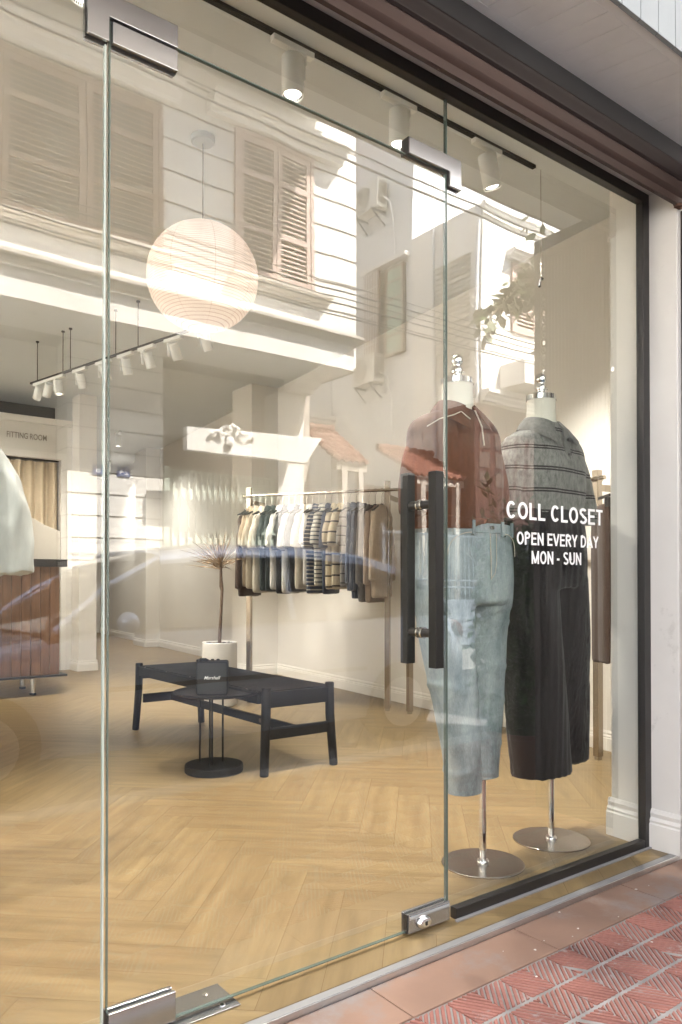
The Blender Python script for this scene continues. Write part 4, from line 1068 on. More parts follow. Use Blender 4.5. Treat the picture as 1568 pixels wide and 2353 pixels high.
for (x, z) in ((0.012, 1.256), (-.085, 1.228), (.085, 1.228)):
    y = fronty(x, z); mb.cyl((x, y - .007, z), (x, y + .002, z), .0065 if x > 0 and x < .05 else .003, 14)
mb.build('rivet', M['steel'], oj, loc=(0, 0, 0))
for cx, cyy_, z, rx, ry in ((-.020, -.020, .300, .066, .060), (.130, .036, .325, .072, .064)):
    mb = MB(); mb.rings([sell(cx, cyy_, z - .004, rx - .004, ry - .004, 40, 2.2), sell(cx, cyy_, z - .004, rx + .001, ry + .001, 40, 2.2), sell(cx, cyy_, z + .022, rx + .002, ry + .002, 40, 2.2)], cap=False); mb.build('cuff', M['denim'], oj, loc=(0, 0, 0), smooth=50)

# --- mannequin in grey striped polo
bx_, by_ = 2.592, .275
mR = thing('mannequin', 'torso mannequin in a grey striped polo and wide black trousers beside the right pillar', 'mannequin', (bx_, by_, 0))
mann_pole(mR, bx_, by_, .60)
NX = 2.535
neck(mR, NX, by_, 1.715, 1.806)
mb = MB(); torso_rings(mb, .395, sh=.222, ch=.212, hem=.196, dep=.124); sleeve(mb, -1, .285, r0=.068, r1=.064, out=.022, sh=.220); sleeve(mb, 1, .28, r0=.068, r1=.064, out=.022, sh=.220)
me = cloth_mesh(mb, .0100, .011, 3, 9, (7, 7, 3.6))
o = mesh_obj('polo_shirt', me, M['polo_grey'], mR); o.location = (NX - bx_ + .01, 0, 1.708)
mb = MB(); collar(mb, R0=.073, ry=.070); o = mb.build('collar', M['polo_grey_plain'], mR, loc=(0, 0, 0), smooth=50); o.location = (NX - bx_ + .004, 0, 1.706)
mb = MB(); mb.rings([[(.012 + a, -.098 - .02 * min(1, (-z) / .1), z) for a in ()] or [(-.006, -.100 - .10 * (-z - .02), z), (.028, -.100 - .10 * (-z - .02), z), (.028, -.093 - .10 * (-z - .02), z), (-.006, -.093 - .10 * (-z - .02), z)] for z in (-.03, -.09, -.155)])
o = mb.build('placket', M['polo_grey_plain'], mR, loc=(0, 0, 0)); o.location = (NX - bx_ + .01, -.004, 1.708)
mb = MB()
for z in (-.075, -.135): mb.cyl((.012, -.122 - .1 * (-z - .075), z), (.012, -.112 - .1 * (-z - .075), z), .0062, 16)
o = mb.build('button', mat('grey_button', (.08, .075, .07), .3), mR, loc=(0, 0, 0)); o.location = (NX - bx_ + .01, 0, 1.708)
TXx = 2.545
ll = [(-.100, 0, 1.08, .115, .115), (-.085, -.005, .85, .128, .112), (-.060, -.01, .62, .138, .106), (-.040, -.012, .42, .142, .100), (-.022, -.012, .283, .142, .096)]
lr = [(.100, 0, 1.08, .115, .115), (.130, 0.01, .85, .118, .106), (.172, .03, .62, .116, .090), (.196, .04, .42, .112, .080), (.214, .045, .300, .108, .076)]
mb = trousers(1.350, .3, .3, wr=.196, dep=.120, legL=ll, legR=lr, crotch=1.06)
def pleat(co):
    if co.x > .10 or co.y > .03: return .0045 * math.sin(co.x * 420) * min(1, max(0, (1.15 - co.z) * 4))
    return .0015 * math.sin(co.x * 160)
me = cloth_mesh(mb, .0085, .007, 2, 13, (9, 9, 1.6), extra=pleat)
o = mesh_obj('trousers', me, M['trouser_black'], mR); o.location = (TXx - bx_, 0, 0); otr = o
mb = MB(); mb.rings([sell(0, 0, z, rx, ry, 64, 2.4) for z, rx, ry in ((1.312, .202, .125), (1.314, .205, .128), (1.350, .202, .125), (1.352, .195, .118))], cap=False); mb.build('waistband', M['trouser_black'], otr, loc=(0, 0, 0), smooth=50)

# --- white shirt at the far left
cxm, cym = .425, 1.14
mW = thing('mannequin', 'mannequin in a loose long white shirt cut off by the left edge', 'mannequin', (cxm, cym, 0))
mann_pole(mW, cxm, cym, .60)
neck(mW, cxm, cym, 1.645, 1.735)
mb = MB(); torso_rings(mb, .86, sh=.23, ch=.215, hem=.195, dep=.135); sleeve(mb, -1, .44, r0=.080, r1=.082, out=.05, sh=.225); sleeve(mb, 1, .44, r0=.080, r1=.082, out=.05, sh=.225)
me = cloth_mesh(mb, .012, .030, 3, 17, (9, 9, 2.4))
o = mesh_obj('shirt', me, M['white_shirt'], mW); o.location = (0, 0, 1.645); 
mb = MB(); collar(mb); o = mb.build('collar', M['white_shirt'], mW, loc=(0, 0, 0), smooth=50); o.location = (0, 0, 1.642)

# --- hanging garments
def hanger_mesh(mb, wd=.40):
    # hook, then shoulder bar; local z = 0 at the top of the rail
    mb.tube([(.0, .014, -.010), (0, .016, .004), (0, .008, .0155), (0, -.006, .0160), (0, -.0155, .006), (0, -.016, -.006), (0, -.008, -.022), (0, 0, -.045), (0, 0, -.125)], .0021, 6)
def hanger_body(mb, wd=.205):
    pts = [(-wd, 0, -.185), (-wd * .6, 0, -.158), (-.03, 0, -.128), (0, 0, -.122), (.03, 0, -.128), (wd * .6, 0, -.158), (wd, 0, -.185)]
    mb.tube(pts, [.007, .011, .012, .012, .012, .011, .007], 8)
    mb.box(-.095, .095, -.004, .004, -.150, -.128)
shapes = []
def hang_shape(L, sl_, w_, dep, seed, r1=.075):
    mb = MB(); torso_rings(mb, L, sh=w_, ch=w_, hem=w_ * .97, dep=dep, n=24)
    for s_ in (-1, 1): sleeve(mb, s_, sl_, r0=.060, r1=r1, out=.012, sh=w_ - .005)
    me = cloth_mesh(mb, .0125, .007, 3, seed, (8, 12, 2.0)); me.transform(Matrix.Translation((0, 0, -.118))); me.transform(Matrix.Diagonal((1, .48, 1, 1))); return me
short_ = hang_shape(.66, .20, .195, .075, 31)
long_ = hang_shape(.70, .52, .190, .075, 37, .052)
jack = hang_shape(.76, .50, .200, .090, 41, .058)
mb = MB(); hanger_mesh(mb); me_h = mb.build('x', M['steel'], None, loc=(0, 0, 0), smooth=60); HM = me_h.data; bpy.data.objects.remove(me_h)
mb = MB(); hanger_body(mb); me_h = mb.build('x', M['black'], None, loc=(0, 0, 0), smooth=60); HB = me_h.data; bpy.data.objects.remove(me_h)
mb = MB(); collar(mb, R0=.062, ry=.036); me_c = mb.build('x', M['cream'], None, loc=(0, 0, 0), smooth=50); CM = me_c.data; CM.transform(Matrix.Translation((0, 0, -.122))); bpy.data.objects.remove(me_c)
def cl(n_, b, st=(), per=.05, v=False, h=.12): return mat_cloth(n_, b, st, per, heather=h, vertical=v)
C = {
 'taupe': cl('taupe_cotton', (.22, .165, .105)), 'sand': cl('sand_cotton', (.30, .25, .18)), 'cream': cl('cream_cotton', (.40, .36, .29)), 'white': cl('offwhite_cotton', (.46, .44, .41)),
 'green': cl('black_green_knit', (.009, .014, .012)), 'black': cl('black_knit', (.012, .011, .011)), 'char': cl('charcoal_knit', (.035, .034, .036)),
 'brown': cl('dark_brown_wool', (.055, .033, .022)),
 'navyst': cl('navy_knit_pale_stripes', (.028, .036, .060), ((0, .28, (.36, .33, .28)),), .030),
 'whitest': cl('white_knit_dark_stripes', (.46, .43, .36), ((0, .30, (.04, .045, .055)),), .034),
 'creamst': cl('cream_knit_brown_stripes', (.46, .39, .28), ((0, .16, (.045, .035, .03)),), .085),
 'greyst': cl('grey_knit_stripes', (.22, .20, .18), ((0, .12, (.05, .045, .04)),), .075),
 'navy': cl('navy_pinstripe', (.045, .052, .075), ((0, .18, (.12, .125, .14)),), .022, True),
 'blue': cl('dark_navy', (.030, .034, .052)), 'grey': cl('warm_grey_wool', (.095, .085, .078)), 'beige': cl('beige_wool', (.25, .19, .145)), 'lbeige': cl('pale_beige_wool', (.38, .31, .24))}
glist = [
 ('brown', long_, 'dark brown jacket, first on the left of the rail'), ('taupe', short_, 'taupe shirt second from the left end'), ('sand', short_, 'sand coloured shirt third from the left end'), ('cream', short_, 'cream shirt just left of the first black green one'),
 ('green', short_, 'black green polo beside the cream shirt'), ('green', short_, 'black green polo just left of the white trimmed shirt'), ('white', short_, 'off white shirt between the dark green and black ones'), ('black', short_, 'black polo with light piping, widest black one'),
 ('white', short_, 'off white polo right of the wide black one'), ('char', short_, 'charcoal shirt between two off white shirts'), ('cream', short_, 'cream shirt right of the charcoal one'), ('white', short_, 'off white shirt left of the navy striped knit'),
 ('navyst', short_, 'navy knit with pale stripes near the middle of the rail'), ('whitest', short_, 'white knit with fine dark stripes'), ('blue', short_, 'plain dark navy shirt between striped ones'), ('creamst', short_, 'cream knit with wide spaced brown stripes'),
 ('creamst', short_, 'second cream and brown striped knit, nearer the post'), ('greyst', short_, 'grey knit with thin dark stripes'), ('navy', long_, 'navy pinstripe shirt beside the right post'), ('navy', long_, 'navy pinstripe shirt right of the post'),
 ('grey', jack, 'warm grey long jacket near the door handle'), ('beige', jack, 'beige jacket behind the door handle'), ('lbeige', jack, 'pale beige jacket at the right end, behind the door handle')]
a, b, d, n, _ = rk1
base_ang = math.atan2(n.y, n.x)
Lr = (b - a).length; rr = random.Random(12)
for i, (c_, shp, lab_) in enumerate(glist):
    t_ = .045 + i * (.0565)
    p = a + d * t_ + Vector((0, 0, 0))
    if abs(t_ - .04) < .03: p = p + d * .02
    ang = base_ang + rr.uniform(-.10, .10) + R(-4)
    kind = 'hanging_jacket' if shp is jack or c_ == 'brown' else 'hanging_shirt'
    t = local(thing(kind, lab_, 'jacket' if 'jacket' in kind else 'shirt', p, ang, 'garments on the long clothes rail'))
    k = rr.uniform(1.02, 1.12)
    q = mesh_obj('body', shp, C[c_], t, copy=True); q.scale = (1, 1, k)
    if shp is not jack and c_ != 'brown' : q2 = mesh_obj('collar', CM, C[c_], t, copy=True)
    if lab_.startswith(('black polo', 'off white polo')):
        mb = MB(); mb.tube([(-.205, -.028, -.50), (-.235, .0, -.505), (-.23, .028, -.50)], .004, 5); mb.build('piping', C['white'] if c_ == 'black' else C['black'], t)
    hh = mesh_obj('hook', HM, M['steel'], t, copy=True); hb = mesh_obj('hanger', HB, M['black'], t, copy=True)
# trousers and shirts on the second rail
trous = MB()
for s_ in (-1, 1): trous.rings([sell(s_ * .055, 0, -.165, .075, .030, 20, 2.4), sell(s_ * .06, 0, -.5, .078, .030, 20, 2.4), sell(s_ * .062, 0, -1.10, .070, .026, 20, 2.4)])
trous_me = cloth_mesh(trous, .012, .007, 3, 51, (8, 10, 1.2))
a2, b2, d2, n2, _ = rk2
def trou(tpos, cc, lab_, ang=0.0):
    p = a2 + d2 * tpos
    t = local(thing('hanging_trousers', lab_, 'trousers', p, math.atan2(n2.y, n2.x) + ang, 'garments on the rail by the right wall'))
    mesh_obj('body', trous_me, cc, t, copy=True); mesh_obj('hook', HM, M['steel'], t, copy=True)
    mb = MB(); mb.box(-.16, .16, -.006, .006, -.128, -.112); mb.build('clip_bar', M['black'], t, bevel=.001)
    mb = MB(); 
    for x in (-.12, .12): mb.box(x - .012, x + .012, -.017, .017, -.185, -.128)
    mb.build('clip', M['black'], t, bevel=.002)
L2 = (b2 - a2).length
trou(L2 - .030, C['brown'], 'dark brown trousers on a clip hanger at the street end of the right rail', R(58))
for i, (c_, lab_) in enumerate((('beige', 'beige shirt hanging behind the striped polo mannequin'), ('char', 'charcoal shirt hanging behind the mannequins'), ('brown', 'brown shirt hanging deeper on the right rail'), ('sand', 'sand shirt deepest on the right rail'), ('grey', 'grey shirt between brown and sand ones on the right rail'))):
    p = a2 + d2 * (L2 - .55 - i * .16)
    t = local(thing('hanging_shirt', lab_, 'shirt', p, math.atan2(n2.y, n2.x) + rr.uniform(-.1, .1), 'garments on the rail by the right wall'))
    mesh_obj('body', short_, C[c_], t, copy=True); mesh_obj('hook', HM, M['steel'], t, copy=True); mesh_obj('hanger', HB, M['black'], t, copy=True)
# ================================================================ ACROSS THE STREET (seen mirrored in the glass)
def courses(mb, x0, x1, y_face, z0, z1, h, depth=.25, gap=.034, axis='x'):
    z = z0
    while z < z1 - .02:
        zt = min(z + h, z1)
        if axis == 'x': mb.box(x0, x1, y_face - depth, y_face, z + gap / 2, zt - gap / 2)
        else: mb.box(y_face, y_face + depth, x0, x1, z + gap / 2, zt - gap / 2)
        z = zt
def shutter(par, x0, x1, z0, z1, yf, m, leaves=2, frame=None, slat=.072, mid=.72):
    """louvred shutters on a wall facing +Y; each leaf is a part with its slats"""
    w_ = (x1 - x0) / leaves
    fr_ = MB(); fr_.box(x0 - .06, x0, yf - .02, yf + .05, z0, z1); fr_.box(x1, x1 + .06, yf - .02, yf + .05, z0, z1); fr_.box(x0 - .06, x1 + .06, yf - .02, yf + .05, z1, z1 + .06)
    fr_.build('window_frame', m, par)
    for i in range(leaves):
        a = x0 + i * w_ + .006; b = a + w_ - .012; mb = MB(); st = .075
        mb.box(a, a + st, yf, yf + .04, z0, z1); mb.box(b - st, b, yf, yf + .04, z0, z1)
        zs = [z0, z0 + .10, z0 + (z1 - z0) * .34, z0 + (z1 - z0) * .37, z0 + (z1 - z0) * mid, z0 + (z1 - z0) * (mid + .035), z1 - .09, z1]
        for k in range(0, 8, 2): mb.box(a + st, b - st, yf + .001, yf + .039, zs[k], zs[k + 1])
        for k in range(1, 7, 2):
            z = zs[k] + .01
            while z < zs[k + 1] - .02:
                mb.prism([(yf + .006, z + .022), (yf + .012, z + .028), (yf + .036, z - .004), (yf + .030, z - .012)], 0, a + st, b - st); z += slat
        s_ = mb.build('shutter', m, par)
    MB().box(x0, x1, yf - .015, yf - .002, z0, z1).build('backing', M['dark'], par)
def cornice(name, par, x0, x1, z, yf, d=.16, h=.16, m='mould'):
    pr = [(yf, z), (yf + d * .35, z), (yf + d * .4, z + h * .22), (yf + d * .7, z + h * .42), (yf + d * .72, z + h * .6), (yf + d, z + h * .7), (yf + d, z + h), (yf, z + h)]
    mb = MB(); mb.rings([[(x0, a, b) for a, b in pr], [(x1, a, b) for a, b in pr]]); return mb.build(name, M[m], par)

h1 = thing('house', 'white house with dusty pink shutters and belt course, mirrored at left', 'house', (1, -8, -.06))
mb = MB(); courses(mb, -6, 7.64, -8.0, 4.55, 9.3, .44, .2); mb.build('upper_wall', M['hall'], h1)
mb = MB(); mb.box(-6, 7.625, -15, -8.02, 4.5, 9.3); mb.build('wall_core', M['groove'], h1)
mb = MB(); courses(mb, -15, -8.22, 7.44, 4.55, 9.3, .44, .2, axis='y'); mb.build('side_wall', M['hall'], h1)
mb = MB(); mb.box(-6.2, 8.0, -15.2, -7.75, 9.302, 9.42); mb.build('roof', M['tile'], h1)
MB().box(-6, 6.9, -7.998, -6.25, 8.34, 8.46).build('shade_slab', M['hall'], h1)  # slab added out of view to shade the upper left wall
cornice('belt_course', h1, -6, 6.93, 4.515, -7.0, .14, .13)
MB().box(-6, 6.82, -7.999, -7.0, 4.16, 4.514).build('balcony_slab', M['hall'], h1, bevel=.006)
cornice('lintel', h1, 4.98, 7.30, 7.74, -7.999, .34, .24, 'hall'); cornice('lintel', h1, -.2, 4.50, 7.62, -7.999, .34, .24, 'hall')
cornice('window_sill', h1, 5.30, 7.06, 5.43, -7.999, .20, .15, 'mould'); cornice('window_sill', h1, 0, 4.42, 5.43, -7.999, .20, .12, 'mould')
shutter(h1, 5.46, 6.78, 5.60, 7.66, -7.995, M['shutter'], 2)
shutter(h1, .25, 4.22, 5.60, 7.50, -7.995, M['shutterb'], 4)
# bracket
mb = MB(); pr = [(-7.998, 3.98), (-7.86, 3.98), (-7.84, 4.03), (-7.72, 4.06), (-7.66, 4.11), (-7.45, 4.13), (-7.42, 4.159), (-7.998, 4.159)]
mb.rings([[(6.30, a, b) for a, b in pr], [(6.72, a, b) for a, b in pr]]); mb.build('bracket', M['hall'], h1)
mb = MB(); courses(mb, 3.02, 4.32, -8.0, -.06, 4.158, .285, .4, .022); mb.build('pier', M['hall'], h1)
MB().box(3.03, 4.31, -8.5, -8.02, -.06, 4.158).build('pier_core', M['groove'], h1)
MB().box(6.18, 6.63, -8.4, -8.0, -.06, 3.97).build('porch_column', M['hall'], h1, bevel=.006)
MB().box(7.2, 7.64, -15, -9.3, -.06, 4.50).build('corner_wall', M['beige_wall'], h1)
MB().box(-6, 7.19, -10.2, -9.6, -.06, 4.50).build('recessed_wall', M['beige_wall'], h1)
MB().box(-6, .5, -8.5, -8.0, -.06, 4.158).build('ground_wall', M['hall2'], h1)
MB().box(4.4, 7.1, -9.598, -9.55, 1.6, 3.6).build('dark_window', M['shutterb'], h1)
# porch beam with plaster ornament
MB().prism([(4.36, 2.82), (6.25, 2.82), (6.55, 3.22), (4.36, 3.12)], 1, -7.52, -7.40).build('porch_beam', M['hall'], h1, bevel=.004)
mb = MB(); rr = random.Random(9)
for k in range(60):
    a = rr.uniform(-.36, .36); r_ = rr.uniform(.010, .028); mb.blob((5.05 + a, -7.37 + rr.uniform(-.02, .03), 3.06 + (.17 - abs(a) * .45) * rr.uniform(0, 1)), (r_ * 1.4, r_ * .5, r_), 7, 4, .35, k)
mb.blob((5.02, -7.37, 2.98), (.07, .04, .07), 9, 6, .2, 77)
mb.build('plaster_ornament', M['hall'], h1, smooth=60)
# number plates
for x0, x1, s_, la in ((3.335, 3.475, '8', 'blue enamel plate with a single digit, left of the pair on the mirrored pier'), (3.665, 3.835, '24', 'blue enamel plate with two digits, right of the pair on the mirrored pier')):
    np_ = thing('number_plate', la, 'number plate', ((x0 + x1) / 2, -7.99, 2.54))
    MB().box(x0, x1, -7.998, -7.985, 2.475, 2.605).build('plate', M['blue'], np_, bevel=.002)
    mb = MB(); mb.box(x0 + .006, x1 - .006, -7.9848, -7.9840, 2.481, 2.484); mb.box(x0 + .006, x1 - .006, -7.9848, -7.9840, 2.596, 2.599); mb.build('border', M['vinyl'], np_)
    text_mesh('digits', s_, .115, M['vinyl'], np_, (x1 - (.035 if len(s_) == 1 else .018), -7.9840, 2.500), BACKR, width=.07 if len(s_) == 1 else .132, bold=.002)
# lattice gate, pale green
lg = thing('lattice_gate', 'pale green metal lattice gate beside the white pier', 'gate', (5.2, -8.05, -.06))
mb = MB()
x = 4.48
while x < 6.14:
    mb.box(x, x + .022, -8.06, -8.035, .05, 2.62); x += .105
k = 0; x = 4.48
while x < 6.0:
    for zc in (.75, 1.45, 2.15):
        for s_ in (-1, 1):
            mb.bar((x + .105, -8.030, zc - .14), (x + .105 + s_ * .1, -8.030, zc), .012, .02, up=(0, 1, 0)); mb.bar((x + .105, -8.030, zc + .14), (x + .105 + s_ * .1, -8.030, zc), .012, .02, up=(0, 1, 0))
    x += .21
for z in (.05, .42, 1.1, 1.8, 2.5, 2.62): mb.box(4.42, 6.16, -8.068, -8.03, z, z + .03)
mb.build('lattice', M['palegreen'], lg)
MB().box(4.34, 4.42, -8.08, -8.0, -.06, 2.68).build('gate_post', M['palegreen'], lg, bevel=.003)
MB().box(4.42, 6.16, -8.09, -8.075, .05, 2.62).build('gate_sheet', M['palegreen'], lg)
mb = MB()
for z in (.5, 1.35, 2.2): mb.cyl((4.43, -7.985, z), (4.43, -7.985, z + .12), .018, 10)
mb.build('hinge', M['greygate'], lg)

# second house beyond the gap
h2 = thing('house', 'white house with wall louvre and brown casement, mirrored at right in the glass', 'house', (12, -8, -.06))
mb = MB(); mb.box(10.4, 18, -9.6, -7.77, -.06, 8.05); mb.build('front_block', M['hall'], h2)
MB().box(10.41, 18, -16, -9.601, -.06, 11.2).build('rear_block', M['hall2'], h2)
MB().box(10.4, 10.409, -9.601, -7.77, 0, 8.05)
cornice('parapet', h2, 10.38, 18, 7.85, -7.769, .12, .22, 'hall')
mb = MB(); 
for y, z0, z1 in ((-7.83, 0, 8.0), (-8.95, 3, 8.0)): mb.cyl((10.36, y, z0), (10.36, y, z1), .035, 10)
mb.build('downpipe', M['hall2'], h2, smooth=40)
# louvre panel on the side wall (faces -X)
lv = MB(); z = 5.08
while z < 7.24:
    lv.prism([(10.399, z), (10.34, z - .02), (10.33, z - .03), (10.33, z - .005), (10.399, z + .055)], 1, -8.86, -7.99)
    z += .105
lv2 = MB()
lv = MB(); z = 5.08
while z < 7.24:
    lv.add([(10.399, -8.86, z + .06), (10.30, -8.86, z), (10.30, -8.86, z - .02), (10.399, -8.86, z), (10.399, -7.99, z + .06), (10.30, -7.99, z), (10.30, -7.99, z - .02), (10.399, -7.99, z)], [(0, 1, 2, 3), (7, 6, 5, 4), (0, 4, 5, 1), (1, 5, 6, 2), (2, 6, 7, 3), (3, 7, 4, 0)])
    z += .105
lv.build('wall_louvre', M['ac'], h2)
# casement on the side wall
mb = MB(); mb.box(10.36, 10.398, -11.0, -9.80, 5.80, 7.66); mb.build('casement_recess', M['dark'], h2)
mb = MB(); mb.box(10.30, 10.34, -9.86, -9.80, 5.80, 7.66); mb.box(10.30, 10.34, -10.36, -10.30, 5.80, 7.66); 
for z in (5.80, 6.18, 6.56, 6.94, 7.32, 7.60): mb.box(10.301, 10.339, -10.30, -9.86, z, z + .05)
mb.build('casement', M['shutterb'], h2)
MB().box(10.315, 10.325, -10.30, -9.86, 5.85, 7.62).build('casement_panes', M['pane'], h2)
mb = MB(); mb.box(10.20, 10.24, -10.96, -10.42, 5.80, 7.66); mb.box(10.24, 10.35, -11.0, -10.96, 5.80, 7.66); mb.build('open_shutter', M['shutterb'], h2)
mb = MB()
for k in range(6): mb.cyl((10.17, -10.9 + k * .09, 5.8), (10.17, -10.9 + k * .09, 7.66), .009, 6)
for z in (6.1, 6.7, 7.3): mb.box(10.165, 10.18, -10.95, -10.40, z, z + .02)
mb.build('window_bars', M['vinyl'], h2)
cornice_side = MB(); cornice_side.box(10.22, 10.398, -11.15, -9.65, 7.74, 7.82); cornice_side.build('window_hood', M['hall'], h2)
# front: window, balcony, lower shutters
shutter(h2, 11.30, 12.45, 5.85, 7.10, -7.765, M['shutter'], 2, mid=.5)
cornice('window_hood', h2, 11.1, 12.7, 7.2, -7.765, .25, .16, 'hall')
MB().box(10.9, 13.2, -7.769, -7.2, 4.72, 5.15).build('balcony', M['hall'], h2, bevel=.01)
cornice('belt_course', h2, 10.38, 18, 4.42, -7.769, .18, .2, 'hall')
MB().box(10.22, 12.6, -8.55, -7.73, -.05, 4.36).build('timber_bay', M['reddoor'], h2, bevel=.01)  # brown corner bay, stretched wider and lower to darken the mirrored sunlit wall
mb = MB()
for i in range(6):
    for z in (2.85, 3.20, 3.55, 3.90):
        mb.box(10.32 + i * .34, 10.54 + i * .34, -7.729, -7.7215, z, z + .28)
for i in range(2):
    for z in (2.85, 3.20, 3.55, 3.90):
        mb.box(10.208, 10.219, -8.46 + i * .42, -8.16 + i * .42, z, z + .28)
mb.build('panes', mat('bay_window_pane', (.10, .07, .05), .12), h2)
for nm_, y0, z0 in (('upper on the side wall', -11.15, 8.95), ('lower, under the brown casement', -11.2, 5.28)):
    a_ = thing('air_conditioner', 'off white outdoor air conditioner unit ' + nm_, 'air conditioner', (10.2, y0 + .4, z0), group='air conditioners on the side wall')
    MB().box(10.06, 10.34, y0, y0 + .82, z0, z0 + .60).build('case', M['ac'], a_, bevel=.01)
    mb = MB(); cx_, cyy = y0 + .32, z0 + .30
    for r_ in (.24, .19, .14, .09, .04): mb.tube([(10.052, cx_ + r_ * math.cos(t), cyy + r_ * math.sin(t)) for t in [2 * math.pi * i / 24 for i in range(25)]], .006, 5)
    mb.build('fan_grille', M['anod'], a_)
    mb = MB(); 
    for k in range(14): mb.box(10.10, 10.30, y0 + .8205, y0 + .826, z0 + .08 + k * .032, z0 + .095 + k * .032)
    mb.build('vent_slots', M['anod'], a_)
    mb = MB(); mb.box(10.0, 10.40, y0 + .1, y0 + .14, z0 - .04, z0 - .005); mb.box(10.0, 10.40, y0 + .68, y0 + .72, z0 - .04, z0 - .005); mb.bar((10.04, y0 + .12, z0 - .04), (10.39, y0 + .12, z0 - .3), .03, .03); mb.bar((10.04, y0 + .7, z0 - .04), (10.39, y0 + .7, z0 - .3), .03, .03); mb.build('bracket', M['greygate'], a_)
    mb = MB(); mb.tube([(10.2, y0 + .84, z0 + .2), (10.3, y0 + .95, z0 + .1), (10.37, y0 + 1.0, z0 - .4), (10.37, y0 + 1.02, z0 - 1.2)], .018, 6); mb.build('pipe', M['vinyl'], a_)
# building closing the gap
h3 = thing('house', 'plain grey white building closing the gap between the two mirrored houses', 'house', (9, -12.5, -.06))
MB().box(7.7, 10.39, -14, -12.4, -.06, 7.2).build('wall', M['hall2'], h3)
cornice('cornice', h3, 7.7, 10.39, 4.6, -12.399, .2, .3, 'hall')
MB().box(8.4, 9.5, -12.399, -12.36, 1.2, 3.0).build('door', M['reddoor'], h3)
MB().box(7.6, 10.5, -14.2, -12.2, 7.2, 7.35).build('roof', M['tile'], h3)
# tiled porch roofs in the gap
def tiled(name, label, x0, x1, ye, yr, ze, zr):
    t = thing(name, label, 'roof', ((x0 + x1) / 2, ye, ze), group='tiled porch roofs')
    mb = MB(); rows = 7
    for r_ in range(rows):
        f0, f1 = r_ / rows, (r_ + 1) / rows
        y0, y1 = ye + (yr - ye) * f0, ye + (yr - ye) * (f1 + .03); z0, z1 = ze + (zr - ze) * f0 + .035, ze + (zr - ze) * f1 + .02
        n = int((x1 - x0) / .016); A = []; B = []
        for k in range(n + 1):
            x = x0 + (x1 - x0) * k / n; hh = .05 * abs(math.sin(math.pi * (x - x0) / .16)) ** .8
            A.append((x, y0, z0 + hh)); B.append((x, y1, z1 + hh))
        mb.rings([A + [(p[0], p[1], p[2] - .04) for p in A[::-1]], B + [(p[0], p[1], p[2] - .04) for p in B[::-1]]])
    mb.build('tiles', M['tile'], t)
    mb = MB(); x = x0
    while x < x1 - .05:
        mb.tube([(x, yr, zr + .05), (x + .24, yr, zr + .065)], [.06, .07], 10); x += .22
    mb.build('ridge_tile', M['tile'], t)
    mb = MB(); mb.box(x0 + .1, x0 + .22, ye - .05, ye - .17 if ye > yr else ye, -.06, ze); mb.box(x1 - .22, x1 - .1, ye - .05, ye - .17, -.06, ze); mb.box(x0, x1, ye - .18, ye - .06, ze - .12, ze); mb.build('support', M['beige_wall'], t)
tiled('porch_roof', 'red clay tiled porch roof mirrored over the rust brown polo', 9.0, 10.2, -7.95, -9.0, 2.95, 3.55)
tiled('porch_roof', 'smaller red clay tiled roof further left, mirrored over the white wall', 7.75, 8.45, -8.6, -9.7, 3.15, 3.9)
tw = thing('porch_shade_screen', 'dark red brown doors added to stand in for the shade under the tiled porch roof', 'doors', (9.4, -9.1, -.06))
for i in range(4): MB().box(8.56 + i * .46, 9.0 + i * .46, -9.16, -9.1, -.06, 2.9).build('shade_door_leaf', M['reddoor'], tw, bevel=.01)  # dark leaves added where the porch lies in shade
# street gate
sg = thing('street_gate', 'grey steel street gate with pickets above solid panels', 'gate', (9.9, -7.68, -.06))
mb = MB(); mb.box(8.0, 11.6, -7.72, -7.69, 0.0, .80); mb.build('panel', M['greygate'], sg)
mb = MB(); x = 8.0
while x < 11.6: mb.box(x, x + .018, -7.712, -7.698, .801, 1.95); x += .10
for z in (1.0, 1.12, 1.9): mb.box(8.0, 11.6, -7.7165, -7.6935, z, z + .03)
mb.build('picket', M['greygate'], sg)
mb = MB()
for x in (7.95, 9.2, 10.4, 11.6): mb.box(x, x + .07, -7.74, -7.67, -.06, 2.05)
mb.build('gate_post', M['greygate'], sg)

# far row and own row, so the street does not end
for nm_, x0, x1, y0, y1, hgt_, m_, la in (('house', 18.3, 27, -15, -7.9, 9.5, 'hall', 'far white house down the street on the opposite side'), ('house', 27.3, 38, -15, -7.6, 7.5, 'hall2', 'lower grey white house farthest down the opposite side'),
        ('house', 8.2, 17, -.2, 9, 8.0, 'hall2', 'neighbouring house to the right of the shop'), ('house', -14, -3.6, -.2, 9, 8.0, 'hall', 'neighbouring house to the left of the shop'), ('house', -18, -6.3, -15, -8, 8.5, 'hall2', 'house left of the pink shuttered one across the street')):
    t = thing(nm_, la, 'house', ((x0 + x1) / 2, y0 if y0 > -1 else y1, -.06))
    MB().box(x0, x1, y0, y1, -.06, hgt_).build('wall', M[m_], t)
    MB().box(x0 - .2, x1 + .2, y0 - .2, y1 + .2, hgt_ + .002, hgt_ + .15).build('roof', M['tile'], t)
    yf = y0 if y0 > -1 else y1; sgn = -1 if y0 > -1 else 1
    x = x0 + 1.0
    while x < x1 - 1.8:
        for z in (1.0, 4.6):
            mb = MB(); mb.box(x, x + 1.2, yf, yf + sgn * .05, z, z + 1.9); w_ = mb.build('window', M['shutterb'], t)
        x += 2.6
MB().box(4.36, 8.19, -.2, 9, -.06, 8.0).build('x', M['hall2'], None) if False else None
t = thing('house', 'narrow rendered house front between the shop and its right neighbour', 'house', (6.2, -.14, -.06))
MB().box(4.36, 8.18, -.14, -.02, -.06, 3.44).build('wall', M['hall2'], t)
